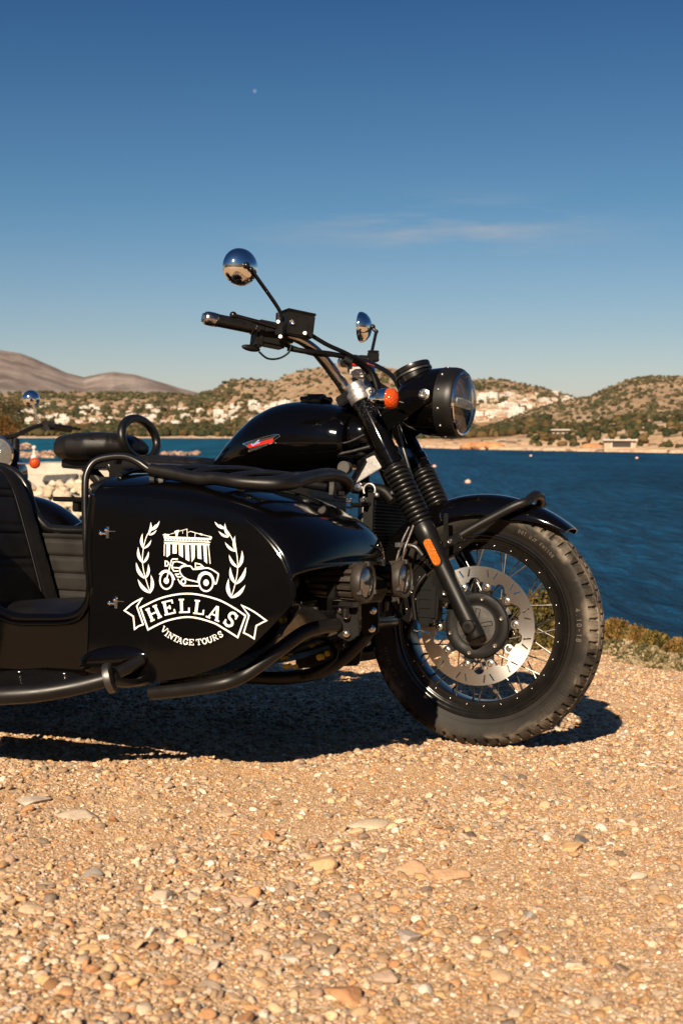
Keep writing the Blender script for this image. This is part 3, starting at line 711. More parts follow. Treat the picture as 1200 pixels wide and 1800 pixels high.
for i in range(190):
    row = i % 8; xx = rng.uniform(62, 232); dy = 1.7 + row * .55 + rng.uniform(-.2, .2); zz = qz(850) - row * .30 + rng.uniform(-.12, .12); r = rng.uniform(.20, .44)
    d = np.ones(len(VB))
    for k in range(8):
        nn = rng.normal(size=3); nn /= np.linalg.norm(nn); q = VB @ nn; d = np.minimum(d, np.where(q > 1e-3, rng.uniform(.55, .92) / np.maximum(q, 1e-3), 9))
    P = VB * d[:, None] * [r * 1.15, r, r * .85]; a = rng.uniform(0, 6); P = P @ np.array([[math.cos(a), -math.sin(a), 0], [math.sin(a), math.cos(a), 0], [0, 0, 1]]).T
    o = raw_mesh('boulder', P, FB, M['rock'], np.tile(np.array(PALB[i % 5]) * rng.uniform(.8, 1.1), (len(P), 1)), smooth=False); o.location = (qx(xx), QY - dy, zz); tag(o, "pale boulder of the rock armour below the quay at the left", 'boulder', 'boulders of the rock armour below the quay')
# low rocky jetty further out with a white beacon
rng = np.random.default_rng(78); n = 170; V0, F0 = ico(1)
jx = np.r_[rng.uniform(20, 98, 120), rng.uniform(286, 352, 30), rng.uniform(28, 52, 20)]; jy = np.r_[rng.uniform(797, 805, 120), rng.uniform(797, 801, 30), rng.uniform(783, 790, 20)]
JD = 5 * FPX / (jy - 762); r = rng.uniform(.35, .8, n) * JD / 279
P = V0[None] * (1 + rng.normal(0, .2, (n, len(V0))))[..., None] * np.stack([r * 1.3, r, r * .8], 1)[:, None, :] + np.stack([(jx - 600) / FPX * JD + cam.location.x, JD + cam.location.y, np.full(n, SEA_Z + .1)], 1)[:, None, :]
c3 = np.array([(.34, .17, .11), (.22, .11, .085), (.50, .33, .22), (.12, .07, .06)])[rng.integers(0, 4, n)]
tag(raw_mesh('rocky_jetty', P.reshape(-1, 3), (F0[None] + (np.arange(n) * len(V0))[:, None, None]).reshape(-1, 3), M['rock'], np.repeat(c3, len(V0), 0), smooth=False), kind='stuff')
D = 255.; b = empty('beacon', (qx(61, D), D + cam.location.y, SEA_Z)); tag(b, "white beacon post with a round head on the low rocky jetty at the left", 'beacon')
m = MB(); m.lathe([(.62, 0), (.55, .9), (.30, 1.1), (.26, 2.0)], (0, 0, 0), (0, 0, 1), 18, cap=(False, True)); m.build('post', M['plaster'], b)
m = MB(); m.ball((0, 0, 2.35), .42, 16, 10); m.build('beacon_head', M['plaster'], b)

# ---- small tree on the quay at the left edge
def leaf_cloud(n, centre, R, size, rng, pal, clumps=26, droop=0.0):
    cc = rng.normal(size=(clumps, 3)); cc /= np.linalg.norm(cc, axis=1)[:, None]; cc *= (rng.random(clumps) ** .45)[:, None]; cr = rng.uniform(.22, .42, clumps)
    k = rng.integers(0, clumps, n); u = rng.normal(size=(n, 3)); u /= np.linalg.norm(u, axis=1)[:, None]
    p = (cc[k] + u * (cr[k] * rng.random(n) ** .4)[:, None]) * R + centre
    a = rng.normal(size=(n, 3)); a /= np.linalg.norm(a, axis=1)[:, None]; b = np.cross(a, rng.normal(size=(n, 3))); b /= np.linalg.norm(b, axis=1)[:, None]
    s = size * rng.uniform(.6, 1.4, n)[:, None]
    V = np.stack([p - a * s, p + b * s * .42, p + a * s, p - b * s * .42], 1).reshape(-1, 3); F = np.arange(n * 4).reshape(n, 4)
    base = np.array(pal)[rng.integers(0, len(pal), clumps)][k] * rng.uniform(.75, 1.25, (n, 1)); return V, F, np.repeat(base, 4, 0), cc * R + centre
t = NT('leaf'); at = t.new('Attribute', attribute_name='tint'); t.p(Base_Color=at.outputs['Color'], Roughness=.6); t.b.inputs['Specular IOR Level'].default_value = .25
tr = t.new('BsdfTranslucent'); t.l.new(at.outputs['Color'], tr.inputs['Color']); ms = t.new('MixShader'); ms.inputs[0].default_value = .25; t.l.new(t.b.outputs[0], ms.inputs[1]); t.l.new(tr.outputs[0], ms.inputs[2]); t.l.new(ms.outputs[0], t.o.inputs['Surface']); M['leaf'] = t.m
M['bark'] = plain('brown_bark', (.11, .075, .05), .9, var=.3, scale=8, bump=(30, .5, .02))
rng = np.random.default_rng(21)
tb = np.array([qx(-12), QY + 1.5, qz(814)]); tree = empty('tamarisk_tree', tb); tag(tree, "small rust-brown tree on the quay cut by the left edge of the photo", 'tree')
ctr = np.array([0, 0, qz(742) - tb[2]]); V, F, cl, cc = leaf_cloud(9000, ctr, np.array([2.1, 1.8, 1.95]), .075, rng, [(.15, .085, .02), (.10, .075, .022), (.19, .095, .022), (.055, .05, .018)], 46)
o = raw_mesh('crown', V, F, M['leaf'], cl, smooth=False); o.parent = tree
m = MB(); m.tube(catmull([(0, 0, -.1), (.1, 0, ctr[2] * .35), (-.05, .1, ctr[2] * .8)], 6), [.16, .12, .07], 12)
for k in range(14): m.tube(catmull([(-.02, .05, ctr[2] * .6), cc[k] * .5 + np.array([0, 0, ctr[2] * .4]), cc[k]], 5), [.06, .035, .012], 8)
m.build('trunk', M['bark'], tree)

# ---- low dry shrubs and tufts at the edge of the land
def shrub(x, y, hpx, wpx, pal, lab, seed, name='low_shrub'):
    p, dist = ground_hit(x, y); p[1] = min(p[1], float(edge_y(p[0])) - .10); p[2] = float(ground_z(p[0], p[1])); rng = np.random.default_rng(seed)
    h, w = hpx * 1.22 / FPX * dist, wpx * 1.12 / FPX * dist / 2
    root = empty(name, p); tag(root, lab, 'shrub', 'dry shrubs along the edge of the land')
    n = 3600; th = rng.uniform(0, 2 * PI, n); rr = np.sqrt(rng.random(n)); up = np.clip(1 - rr ** 2.4, .1, 1); lump = .72 + .5 * fbm(np.cos(th) * 2.4 * rr + seed, np.sin(th) * 2.4 * rr, 3, seed)
    tip = np.stack([np.cos(th) * rr * w * (.8 + .4 * lump), np.sin(th) * rr * w * .8, h * up * lump * rng.uniform(.55, 1.08, n)], 1)
    d = np.stack([np.cos(th) * rr * .7 + rng.normal(0, .35, n), np.sin(th) * rr * .7 + rng.normal(0, .35, n), rng.uniform(.4, 1.2, n)], 1); d /= np.linalg.norm(d, axis=1)[:, None]
    L = rng.uniform(.014, .034, n)[:, None]; b = np.cross(d, rng.normal(size=(n, 3))); b /= np.linalg.norm(b, axis=1)[:, None]; wd = L * rng.uniform(.16, .34, n)[:, None]
    V = np.stack([tip - d * L, tip - d * L * .35 + b * wd, tip, tip - d * L * .35 - b * wd], 1).reshape(-1, 3)
    k = (fbm(tip[:, 0] * 22 + seed, tip[:, 1] * 22 + tip[:, 2] * 15, 3, seed + 3) * len(pal) * 1.1).astype(int).clip(0, len(pal) - 1); c3 = np.array(pal)[k] * rng.uniform(.7, 1.3, (n, 1))
    o = raw_mesh('foliage', V, np.arange(n * 4).reshape(n, 4), M['leaf'], np.repeat(c3, 4, 0), smooth=False); o.parent = root
    m = MB()
    for i in range(46):
        q = tip[rng.integers(0, n)]; m.tube([(q[0] * .12, q[1] * .12, -.01), (q[0] * .55, q[1] * .55, q[2] * .55), q], [.0022, .0016, .0009], 5, caps=False)
    m.build('stems', M['bark'], root)
    return root
M['straw'] = plain('straw_seed', (.50, .38, .24), .8)
RUST = [(.17, .11, .028), (.22, .125, .035), (.10, .075, .022), (.26, .17, .055)]; OLIVE = [(.13, .10, .024), (.18, .125, .032), (.08, .07, .02), (.23, .15, .042)]; STRAW = [(.34, .26, .145), (.17, .14, .06), (.42, .33, .20), (.12, .11, .045), (.26, .17, .07)]
for i, (x, y, h, w, pal, lab) in enumerate((
 (892, 1142, 75, 90, OLIVE, "olive shrub at the land's edge seen through the spokes near the hub"), (950, 1138, 90, 90, OLIVE, "tallest olive shrub seen through the spokes right of the brake disc"), (1008, 1142, 80, 80, OLIVE, "olive brown shrub hidden mostly behind the rim and tyre"),
 (1072, 1136, 54, 74, RUST, "rust-brown shrub directly right of the tyre at the land's edge"), (1112, 1142, 50, 70, RUST, "rust and ochre rounded shrub, second right of the tyre"), (1150, 1152, 46, 70, OLIVE, "ochre low shrub before the dark water, third right of the tyre"), (1192, 1160, 38, 66, RUST, "low reddish shrub at the right edge of the photo"), (1240, 1170, 44, 80, OLIVE, "olive shrub beyond the right edge of the frame"),
 (1085, 1150, 26, 80, STRAW, "straw-coloured seeding tuft in front of the rust-brown shrub"), (1135, 1160, 24, 70, STRAW, "pale straw tuft in front of the ochre shrubs"), (1180, 1176, 24, 80, STRAW, "greenish straw tuft lowest at the right edge"), (1100, 1166, 12, 50, STRAW, "thin dry tuft flat on the sand below the shrubs"))):
    shrub(x, y, h, w, pal, lab, 300 + i, 'low_shrub' if pal is not STRAW else 'dry_tuft')
# ---- the moon
D = 22000.; b = empty('moon', ((450 - 600) / FPX * D, D, CAM_H + (math.tan(math.atan((900 - 160) / FPX) - PITCH)) * D)); tag(b, "tiny pale daytime moon high in the blue sky", 'moon')
t = NT('moon_glow'); em = t.new('Emission'); em.inputs['Color'].default_value = (.20, .28, .40, 1); em.inputs['Strength'].default_value = .62; t.l.new(em.outputs[0], t.o.inputs['Surface'])
m = MB(); m.ball((0, 0, 0), 30, 24, 14); m.build('moon_disc', t.m, b)
# ---- unseen dark rise added behind the camera to darken reflections
az = np.linspace(rad(100), rad(262), 70); Dr = np.geomspace(26, 160, 26); AZ, DR = np.meshgrid(az, Dr)
X, Y = DR * np.sin(AZ), DR * np.cos(AZ); Zr = .6 + (DR - 26) * .33 * (.75 + .5 * fbm(X * .04, Y * .04, 3, 90)) + 1.6 * (fbm(X * .25, Y * .25, 3, 91) - .5) * smooth((DR - 28) / 10)
n0, n1 = AZ.shape; idx = np.arange(n0 * n1).reshape(n0, n1)
t = NT('reflection_rise_dark'); c = t.coord(); t.p(Base_Color=t.mix(t.rng(t.noise(c, .6, 6, .7), .36, .6), (.008, .0075, .004), (.035, .026, .014)), Roughness=.95)
tag(raw_mesh('unseen_reflection_rise', np.stack([X, Y, Zr], -1).reshape(-1, 3), np.stack([idx[:-1, :-1], idx[:-1, 1:], idx[1:, 1:], idx[1:, :-1]], -1).reshape(-1, 4), t.m), kind='structure')
# ================================================================== the motorcycle with its sidecar
rig = empty("sidecar_motorcycle")
rig.matrix_world = Matrix(((RF[0], RL[0], RU[0], 0), (RF[1], RL[1], RU[1], 0), (RF[2], RL[2], RU[2], 0), (0, 0, 0, 1)))
tag(rig, "black motorcycle with lettered sidecar standing on the gravel, filling the foreground", "motorcycle")
X_, Y_, Z_ = np.eye(3)
WH = 0.3275

# ---------------------------------------------------------------- wheels
def make_tyre(parent, R=0.3275, seg=64):
    prof = [(-.036, .248), (-.0405, .2505), (-.0425, .2545), (-.0425, .2575), (-.0450, .2600), (-.0462, .2640), (-.0490, .2700), (-.0520, .2800), (-.0540, .2900),
            (-.0545, .2970), (-.0535, .3030), (-.0500, .3090), (-.0440, .3150), (-.0340, .3205), (-.0200, .3255), (0, .3275)]
    P = np.array(prof); P[:, 1] += R - .3275
    P = np.vstack([P, P[-2::-1] * [-1, 1]])
    d = np.r_[0, np.cumsum(np.hypot(*np.diff(P, axis=0).T))]
    s = np.linspace(0, d[-1], 96); Pp = np.stack([np.interp(s, d, P[:, 0]), np.interp(s, d, P[:, 1])], 1)
    Tn = np.gradient(Pp, axis=0); Nn = np.stack([-Tn[:, 1], Tn[:, 0]], 1); Nn /= np.linalg.norm(Nn, axis=1)[:, None]
    Nn *= np.where((Nn[:, 1] * 1.0 + np.sign(Pp[:, 0]) * Nn[:, 0]) < 0, -1, 1)[:, None]
    nt = seg * 12; th = np.linspace(0, 2 * PI, nt, endpoint=False)
    y, r = Pp[:, 0][None], Pp[:, 1][None]; fr = (np.arange(nt) % 12)[:, None]
    ro = r - (R - .3275)
    tread = ro > .3055
    sh = tread & (np.abs(y) > .029)
    slit = sh & (fr < 3)
    mid = (ro > .318) & (np.abs(y) < .029)
    par = (np.arange(nt) // 12 % 2)[:, None]
    zig = mid & (np.abs(np.abs(y) - (.015 + .004 * np.where(par == 0, 1, -1))) < .0022)
    cross = mid & (fr >= 5) & (fr < 7) & (np.abs(y) < .018)
    rib = (np.abs(np.abs(y) - .030) < .0014) & tread
    dep = np.where(slit, .0085, 0) + np.where(zig | cross, .005, 0) + np.where(rib & ~slit, .0035, 0)
    fine = sh & ((fr == 6) | (fr == 9)) & (np.abs(y) < .046); dep = np.where(fine & (dep == 0), .0012, dep)
    side = (ro > .256) & (ro < .262); dep = dep + np.where(side, .0009 * np.cos((ro - .256) * 2 * PI / .003), 0)
    # patches of raised diamonds on the sidewall
    a = th[:, None]
    dia = (ro > .272) & (ro < .2975) & (np.cos(3 * (a + .62)) > .72) & (((a * 62).astype(int) + (ro * 250).astype(int)) % 2 == 0) & (np.abs(np.sin(a * 62 * PI)) > .35)
    dep = dep - np.where(dia, .0009, 0)
    yy = y - dep * Nn[:, 0][None]; r2 = r - dep * Nn[:, 1][None]
    G = np.stack([r2 * np.cos(a), yy + 0 * a, r2 * np.sin(a)], -1)
    m = MB(); m.grid(G, cu=True)
    return m.build("tyre", M['tyre'], parent, angle=30)
def make_rim(parent, k=1.0):
    m = MB()
    half = [(.2040, -.010), (.2045, -.024), (.2060, -.0305), (.2085, -.0330), (.2255, -.0335), (.2280, -.0345), (.2295, -.0375), (.2330, -.0385), (.2345, -.0395),
            (.2365, -.0420), (.2420, -.0425), (.2435, -.0435), (.2460, -.0455), (.2500, -.0450), (.2500, -.0380)]
    prof = half[::-1] + [(r, -y) for r, y in half]
    m.lathe([(r * k, y) for r, y in prof], (0, 0, 0), Y_, 120, hint=Z_)
    o = m.build("rim", M['rim'], parent, angle=30)
    b = MB()
    for i in range(28):
        a = 2 * PI * (i + .35) / 28
        for sgn in (-1, 1):
            b.ball((.2176 * k * math.cos(a), sgn * .0338, .2176 * k * math.sin(a)), (.0025, .0018, .0025), 8, 6)
    b.build_each("spoke_nipple", M['bolt'], parent)
    return o
def polar_plate(m, r0, r1, nr, nth, keep, y0, y1):
    rs = np.linspace(r0, r1, nr + 1); th = np.linspace(0, 2 * PI, nth, endpoint=False)
    rc = (rs[1:] + rs[:-1]) / 2; tcn = th + PI / nth
    K = keep(rc[:, None], tcn[None])
    V = []
    for y in (y0, y1): V.append(np.stack([rs[:, None] * np.cos(th), np.full((nr + 1, nth), y), rs[:, None] * np.sin(th)], -1).reshape(-1, 3))
    V = np.vstack(V); n = (nr + 1) * nth; F = []
    I = lambda i, j, s: s * n + i * nth + j % nth
    for i, j in zip(*np.nonzero(K)):
        F.append((I(i, j, 0), I(i + 1, j, 0), I(i + 1, j + 1, 0), I(i, j + 1, 0)))
        F.append((I(i, j, 1), I(i, j + 1, 1), I(i + 1, j + 1, 1), I(i + 1, j, 1)))
        if i == 0 or not K[i - 1, j]: F.append((I(i, j, 0), I(i, j + 1, 0), I(i, j + 1, 1), I(i, j, 1)))
        if i == nr - 1 or not K[i + 1, j]: F.append((I(i + 1, j, 0), I(i + 1, j, 1), I(i + 1, j + 1, 1), I(i + 1, j + 1, 0)))
        if not K[i, j - 1]: F.append((I(i, j, 0), I(i, j, 1), I(i + 1, j, 1), I(i + 1, j, 0)))
        if not K[i, (j + 1) % nth]: F.append((I(i, j + 1, 0), I(i + 1, j + 1, 0), I(i + 1, j + 1, 1), I(i, j + 1, 1)))
    used = np.unique(np.concatenate([np.array(f) for f in F])); mp = -np.ones(len(V), int); mp[used] = np.arange(len(used))
    m.add(V[used], [tuple(mp[list(f)]) for f in F]); return m
BOB = [rad(5 + 36 * k) for k in range(10)]
def disc_keep(r, t):
    x, z = r * np.cos(t), r * np.sin(t); k = r > .1185
    for a in BOB: k = k | (((x - .1075 * math.cos(a)) ** 2 + (z - .1075 * math.sin(a)) ** 2 < .0118 ** 2) | ((np.abs(-x * math.sin(a) + z * math.cos(a)) < .0112) & (r > .108) & (np.cos(t - a) > 0)))
    for a in BOB: b = a + rad(18); k = k & ((x - .1145 * math.cos(b)) ** 2 + (z - .1145 * math.sin(b)) ** 2 > .0158 ** 2)
    for i in range(12):
        a = rad(15 + 30 * i)
        for sg in (-1, 1):
            p0 = np.array([.1345 * math.cos(a + sg * rad(3.1)), .1345 * math.sin(a + sg * rad(3.1))]); p1 = np.array([.1515 * math.cos(a + sg * rad(5.3)), .1515 * math.sin(a + sg * rad(5.3))])
            d = p1 - p0; L = d @ d
            q = np.clip(((x - p0[0]) * d[0] + (z - p0[1]) * d[1]) / L, 0, 1)
            k = k & ((x - p0[0] - q * d[0]) ** 2 + (z - p0[1] - q * d[1]) ** 2 > .0022 ** 2)
    return k
def carrier_keep(r, t):
    k = r < .0885
    x, z = r * np.cos(t), r * np.sin(t)
    for a in BOB: k = k | ((np.abs(-x * math.sin(a) + z * math.cos(a)) < .0095 + (.105 - r) * .35) & (np.cos(t - a) > 0) & (r < .1065)) | ((x - .1075 * math.cos(a)) ** 2 + (z - .1075 * math.sin(a)) ** 2 < .0092 ** 2)
    return k
def ring_pts(r, n, y, ph=0): return [(r * math.cos(ph + 2 * PI * i / n), y, r * math.sin(ph + 2 * PI * i / n)) for i in range(n)]
fw = empty("front_wheel", (0, 0, WH), rig)
make_tyre(fw); make_rim(fw)
for side in (-1,):
    d = polar_plate(MB(), .094, .160, 70, 720, disc_keep, side * .0655, side * .0605).build("brake_disc", M['disc'], fw, angle=30)
    m = polar_plate(MB(), .050, .118, 44, 360, carrier_keep, side * .0600, side * .0540)
    cr = m.build("disc_carrier", M['matte'], fw)
    b = MB()
    for a in BOB:
        c = np.array((.1075 * math.cos(a), 0, .1075 * math.sin(a)))
        b.lathe([(.0085, .0), (.0085, .0012), (.0072, .0022), (.0045, .0026), (.0040, .0005), (.0005, .0003)], c + Y_ * side * .0656, Y_ * side, 20, cap=(True, True))
    b.build_each("rotor_bobbin", M['bolt'], fw)
    m = MB()
    m.lathe([(.088, .054), (.089, .0585), (.0875, .0665), (.084, .0685), (.068, .0690), (.0640, .0665), (.0560, .0660), (.001, .0660)], (0, 0, 0), Y_ * side, 72, hint=Z_)
    hub = m.build("hub", M['matte'], fw)
    b = MB()
    for p in ring_pts(.0745, 6, side * .0685, rad(18)):
        b.lathe([(.0068, 0), (.0068, .003), (.0056, .0048), (.0034, .0048), (.0030, .0022), (.0004, .0020)], p, Y_ * side, 18)
    b.build_each("hub_bolt", M['bolt'], fw)
    m = MB(); m.lathe([(.0555, .0655), (.0555, .0675), (.0535, .0700), (.034, .0712), (.001, .0718)], (0, 0, 0), Y_ * side, 60, hint=Z_)
    cov = m.build("hub_cover", M['dark_alu'], fw)
    m = MB()
    for k in range(5):
        a = rad(12 + 72 * k)
        for da in (-.13, .13):
            m.tube([(.012 * math.cos(a + da * 3), side * .0718, .012 * math.sin(a + da * 3)), (.046 * math.cos(a + da), side * .0708, .046 * math.sin(a + da))], .0011, 6)
        m.tube([(.046 * math.cos(a + q), side * .0708, .046 * math.sin(a + q)) for q in np.linspace(-.13, .13, 5)], .0011, 6)
    m.build("hub_star_ribs", M['matte'], fw)
m = MB(); m.lathe([(.030, -.06), (.034, -.05), (.070, -.045), (.072, -.038), (.040, -.030), (.036, 0), (.040, .030), (.072, .038), (.070, .045), (.034, .05), (.030, .06)], (0, 0, 0), Y_, 48, hint=Z_)
m.build("hub_shell", M['satin'], fw)
spoke_meshes = []
for i in range(40):
    s = 1 if i % 2 else -1; a = 2 * PI * (i // 2) / 20 + (0.16 if s > 0 else 0); tw = rad(34) * (1 if (i // 2) % 2 else -1)
    p0 = (.069 * math.cos(a + tw), s * .040, .069 * math.sin(a + tw)); p1 = (.2065 * math.cos(a), s * .027, .2065 * math.sin(a))
    m = MB(); m.tube([p0, p1], .0019, 8); p1 = np.array(p1); dd = norm(np.array(p0) - p1)
    m.tube([p1, p1 + dd * .016], .0030, 8)
    m.build("spoke", M['spoke'], fw)

# ---- strokes as flat ribbons (all lettering and the emblem)
def ribbon(P, w, closed=False):
    """flat strip polygons along P (n,2), mitred; returns verts (2n,2), quads"""
    P = np.asarray(P, float); n = len(P); V = []
    for i in range(n):
        a = P[i - 1] if (i or closed) else P[0]; b = P[(i + 1) % n] if (i < n - 1 or closed) else P[-1]
        d1 = norm(P[i] - a) if np.linalg.norm(P[i] - a) > 1e-9 else norm(b - P[i]); d2 = norm(b - P[i]) if np.linalg.norm(b - P[i]) > 1e-9 else d1
        t = norm(d1 + d2); nn = np.array([-t[1], t[0]]); k = 1 / max(0.45, nn @ np.array([-d1[1], d1[0]]))
        ww = w if np.isscalar(w) else w[i]
        V += [P[i] + nn * ww / 2 * k, P[i] - nn * ww / 2 * k]
    F = [(2 * i, 2 * i + 1, (2 * i + 3) % (2 * n), (2 * i + 2) % (2 * n)) for i in range(n if closed else n - 1)]
    return np.array(V), F
def arc(cx, cy, rx, ry, a0, a1, n): return [(cx + rx * math.cos(rad(a)), cy + ry * math.sin(rad(a))) for a in np.linspace(a0, a1, n)]
SER = .15
def ser(x, y, w=.17): return ([(x - w, y), (x + w, y)], 'thin')
GL = {
 'H': [([(.2, .03), (.2, .97)], 'fat'), ([(.8, .03), (.8, .97)], 'fat'), ([(.2, .5), (.8, .5)], 'thin'), ser(.2, .05), ser(.2, .95), ser(.8, .05), ser(.8, .95)],
 'E': [([(.24, .03), (.24, .97)], 'fat'), ([(.05, .95), (.9, .95), (.9, .72)], 'thin'), ([(.05, .05), (.93, .05), (.93, .30)], 'thin'), ([(.24, .5), (.62, .5)], 'thin'), ([(.62, .36), (.62, .64)], 'thin')],
 'L': [([(.28, .03), (.28, .97)], 'fat'), ser(.28, .95, .23), ([(.05, .05), (.92, .05), (.92, .36)], 'thin')],
 'A': [([(.15, .05), (.46, .97)], 'thin'), ([(.50, .97), (.82, .05)], 'fat'), ([(.27, .34), (.7, .34)], 'thin'), ser(.14, .05), ser(.84, .05)],
 'S': [(arc(.5, .73, .31, .23, 20, 180, 10)[:-1] + [(.20, .68)] + catmull([(.20, .68), (.30, .56), (.5, .5), (.70, .43), (.80, .30)], 4).tolist()[1:] + arc(.48, .27, .33, .23, 5, -165, 11)[1:], 'fat'), ([(.82, .66), (.82, .97)], 'thin'), ([(.15, .03), (.15, .35)], 'thin')],
 'V': [([(.15, .95), (.48, .03)], 'fat'), ([(.52, .03), (.85, .95)], 'thin'), ser(.15, .95), ser(.85, .95)],
 'I': [([(.5, .03), (.5, .97)], 'fat'), ser(.5, .05, .3), ser(.5, .95, .3)],
 'N': [([(.2, .03), (.2, .97)], 'thin'), ([(.22, .95), (.80, .05)], 'fat'), ([(.82, .03), (.82, .97)], 'thin'), ser(.2, .05), ser(.15, .95, .14), ser(.82, .95)],
 'T': [([(.5, .03), (.5, .97)], 'fat'), ([(.07, .68), (.07, .95), (.93, .95), (.93, .68)], 'thin'), ser(.5, .05, .22)],
 'G': [(arc(.5, .5, .40, .45, 45, 330, 16), 'fat'), ([(.84, .68), (.84, .95)], 'thin'), ([(.84, .06), (.84, .42)], 'fat'), ser(.78, .44, .2)],
 'O': [(arc(.5, .5, .38, .44, 0, 345, 20), 'fat', True)],
 'U': [([(.2, .97), (.2, .35)] + arc(.5, .35, .30, .29, 190, 350, 8) + [(.8, .35), (.8, .97)], 'fat'), ser(.2, .95), ser(.8, .95, .15)],
 'R': [([(.22, .03), (.22, .97)], 'fat'), ([(.05, .95), (.55, .95)] + arc(.55, .73, .26, .22, 80, -80, 8) + [(.25, .51)], 'thin'), ([(.5, .5), (.85, .05)], 'fat'), ser(.22, .05), ([(.75, .05), (.98, .05)], 'thin')],
}
class Decal:
    """flat marks given in some 2-D frame; every stroke lies a hair above the one before"""
    def __init__(s, fn, step): s.fn = fn; s.k = 0; s.step = step; s.m = MB()
    def put(s, V, F):
        s.m.add([s.fn(x, y, s.k * s.step) for x, y in V], F); s.k += 1
    def line(s, P, w, closed=False): s.put(*ribbon(P, w, closed))
    def poly(s, P): s.put(P, [tuple(range(len(P)))])
    def ell(s, cx, cy, rx, ry, n=24): s.poly(arc(cx, cy, rx, ry, 0, 360 - 360 / n, n))
    def glyph(s, ch, cx, cy, w, h, rot, fat, thin, flip=-1):
        c, q = math.cos(rad(rot)), math.sin(rad(rot))
        for g in GL[ch]:
            P = [((u - .5) * w, flip * (v - .5) * h) for u, v in g[0]]
            P = [(cx + x * c - y * q, cy + x * q + y * c) for x, y in P]
            s.line(P, fat if g[1] == 'fat' else thin, len(g) > 2)
# moulded size marking on the front tyre
TG = {'4': [[(.75, 0), (.75, 1), (.1, .3), (1, .3)]], '.': [[(.42, 0), (.58, 0)]], '1': [[(.25, .8), (.55, 1), (.55, 0)]], '0': [arc(.5, .5, .4, .5, 0, 360, 13)],
      '-': [[(.15, .5), (.85, .5)]], '8': [arc(.5, .74, .33, .25, 0, 360, 11), arc(.5, .25, .4, .25, 0, 360, 11)], 'D': [[(.1, 0), (.1, 1), (.5, 1), (.9, .7), (.9, .3), (.5, 0), (.1, 0)]],
      'O': [arc(.5, .5, .4, .5, 0, 360, 13)], 'T': [[(0, 1), (1, 1)], [(.5, 1), (.5, 0)]], 'U': [[(.1, 1), (.1, .3), (.3, 0), (.7, 0), (.9, .3), (.9, 1)]], 'J': [[(.9, 1), (.9, .3), (.6, 0), (.3, 0), (.1, .3)]],
      'F': [[(.1, 0), (.1, 1), (.9, 1)], [(.1, .5), (.7, .5)]], 'M': [[(.05, 0), (.05, 1), (.5, .4), (.95, 1), (.95, 0)]], 'C': [arc(.5, .5, .42, .5, 45, 315, 10)], ' ': []}
m = MB()
def tyre_text(txt, a0, r0, h, adv, w):
    k = 0
    for i, ch in enumerate(txt):
        for st in TG[ch]:
            V, F = ribbon([((i + u * .62) * adv, r0 + v * h) for u, v in st], w)
            pts = []
            for x, r in V:
                a = a0 - x / r0; y = -np.interp(r, [.2640, .2700, .2800, .2900, .2970], [.0462, .0490, .0520, .0540, .0545]) - .0006 - k * .00005
                pts.append((r * math.cos(a), y, r * math.sin(a)))
            m.add(pts, F); k += 1
tyre_text("4.10-18", rad(12.5), .2695, .0135, .0128, .0019)
tyre_text("DOT UJF FM1108", rad(68), .2735, .0085, .0085, .0013)
tyre_text("DOT UJF FM1108", rad(-140), .2735, .0085, .0085, .0013)
m.build("tyre_lettering", M['tyre_print'], fw)
# rear wheel and sidecar wheel (mostly hidden)
def plain_wheel(name, loc, R):
    w = empty(name, loc, rig); make_tyre(w, R, 60); make_rim(w, (R - .0795) / .248)
    mm = MB(); mm.lathe([(.03, -.07), (.08, -.06), (.085, -.04), (.05, -.03), (.05, .03), (.085, .04), (.08, .06), (.03, .07)], (0, 0, 0), Y_, 40, hint=Z_); mm.build("hub", M['matte'], w)
    for i in range(32):
        s = 1 if i % 2 else -1; a = 2 * PI * i / 32; tw = rad(30) * (1 if (i // 2) % 2 else -1)
        mm = MB(); mm.tube([(.075 * math.cos(a + tw), s * .035, .075 * math.sin(a + tw)), ((R - .124) * math.cos(a), s * .02, (R - .124) * math.sin(a))], .002, 6)
        mm.build("spoke", M['satin'], w)
    return w
plain_wheel("rear_wheel", (-1.57, 0, .312), .312)
plain_wheel("sidecar_wheel", (-1.36, -1.26, .312), .312)

# ---------------------------------------------------------------- front mudguard
def guard(a0, a1, R, cx, cz, hw, drop, cy=0.0, n=60, flare=0.0):
    ang = np.linspace(rad(a0), rad(a1), n); U = np.linspace(-1, 1, 25); m = MB()
    def sheet(off):
        G = []
        for i, a in enumerate(ang):
            t = i / (n - 1); q = min(1, t / .05) ** .5 * .0 + 1; fl = flare * max(0, 1 - t / .22) ** 2; hq = 1 - .22 * max(0, 1 - t / .14) ** 1.5
            row = []
            for u in U:
                r = R + fl - drop * abs(u) ** 2.3 * (1 - .72 * max(0, 1 - t / .18)) - off
                row.append((cx + r * math.cos(a), cy + (hw * hq - off) * math.sin(u * PI / 2), cz + r * math.sin(a)))
            G.append(row)
        return np.array(G)
    o, i = sheet(0), sheet(.003)
    m.grid(o); m.grid(i, flip=True)
    for A, B in ((o[0], i[0]), (o[-1], i[-1]), (o[:, 0], i[:, 0]), (o[:, -1], i[:, -1])): m.grid(np.stack([A, B]))
    return m
guard(48, 196, .356, 0, WH, .069, .060, flare=.006).build("front_mudguard", M['gloss'], rig)
m = MB()
pts = [px(787, 955, -.125), px(830, 929, -.112), px(872, 906, -.100), px(903, 890, -.092), px(922, 883, -.080), (.128, -.060, .664), (.138, -.028, .681)]
pts = np.array(pts); full = np.vstack([pts, pts[::-1] * [1, -1, 1]])
m.tube(catmull(full, 8), .0124, 16)
m.build("mudguard_stay", M['powder'], rig)
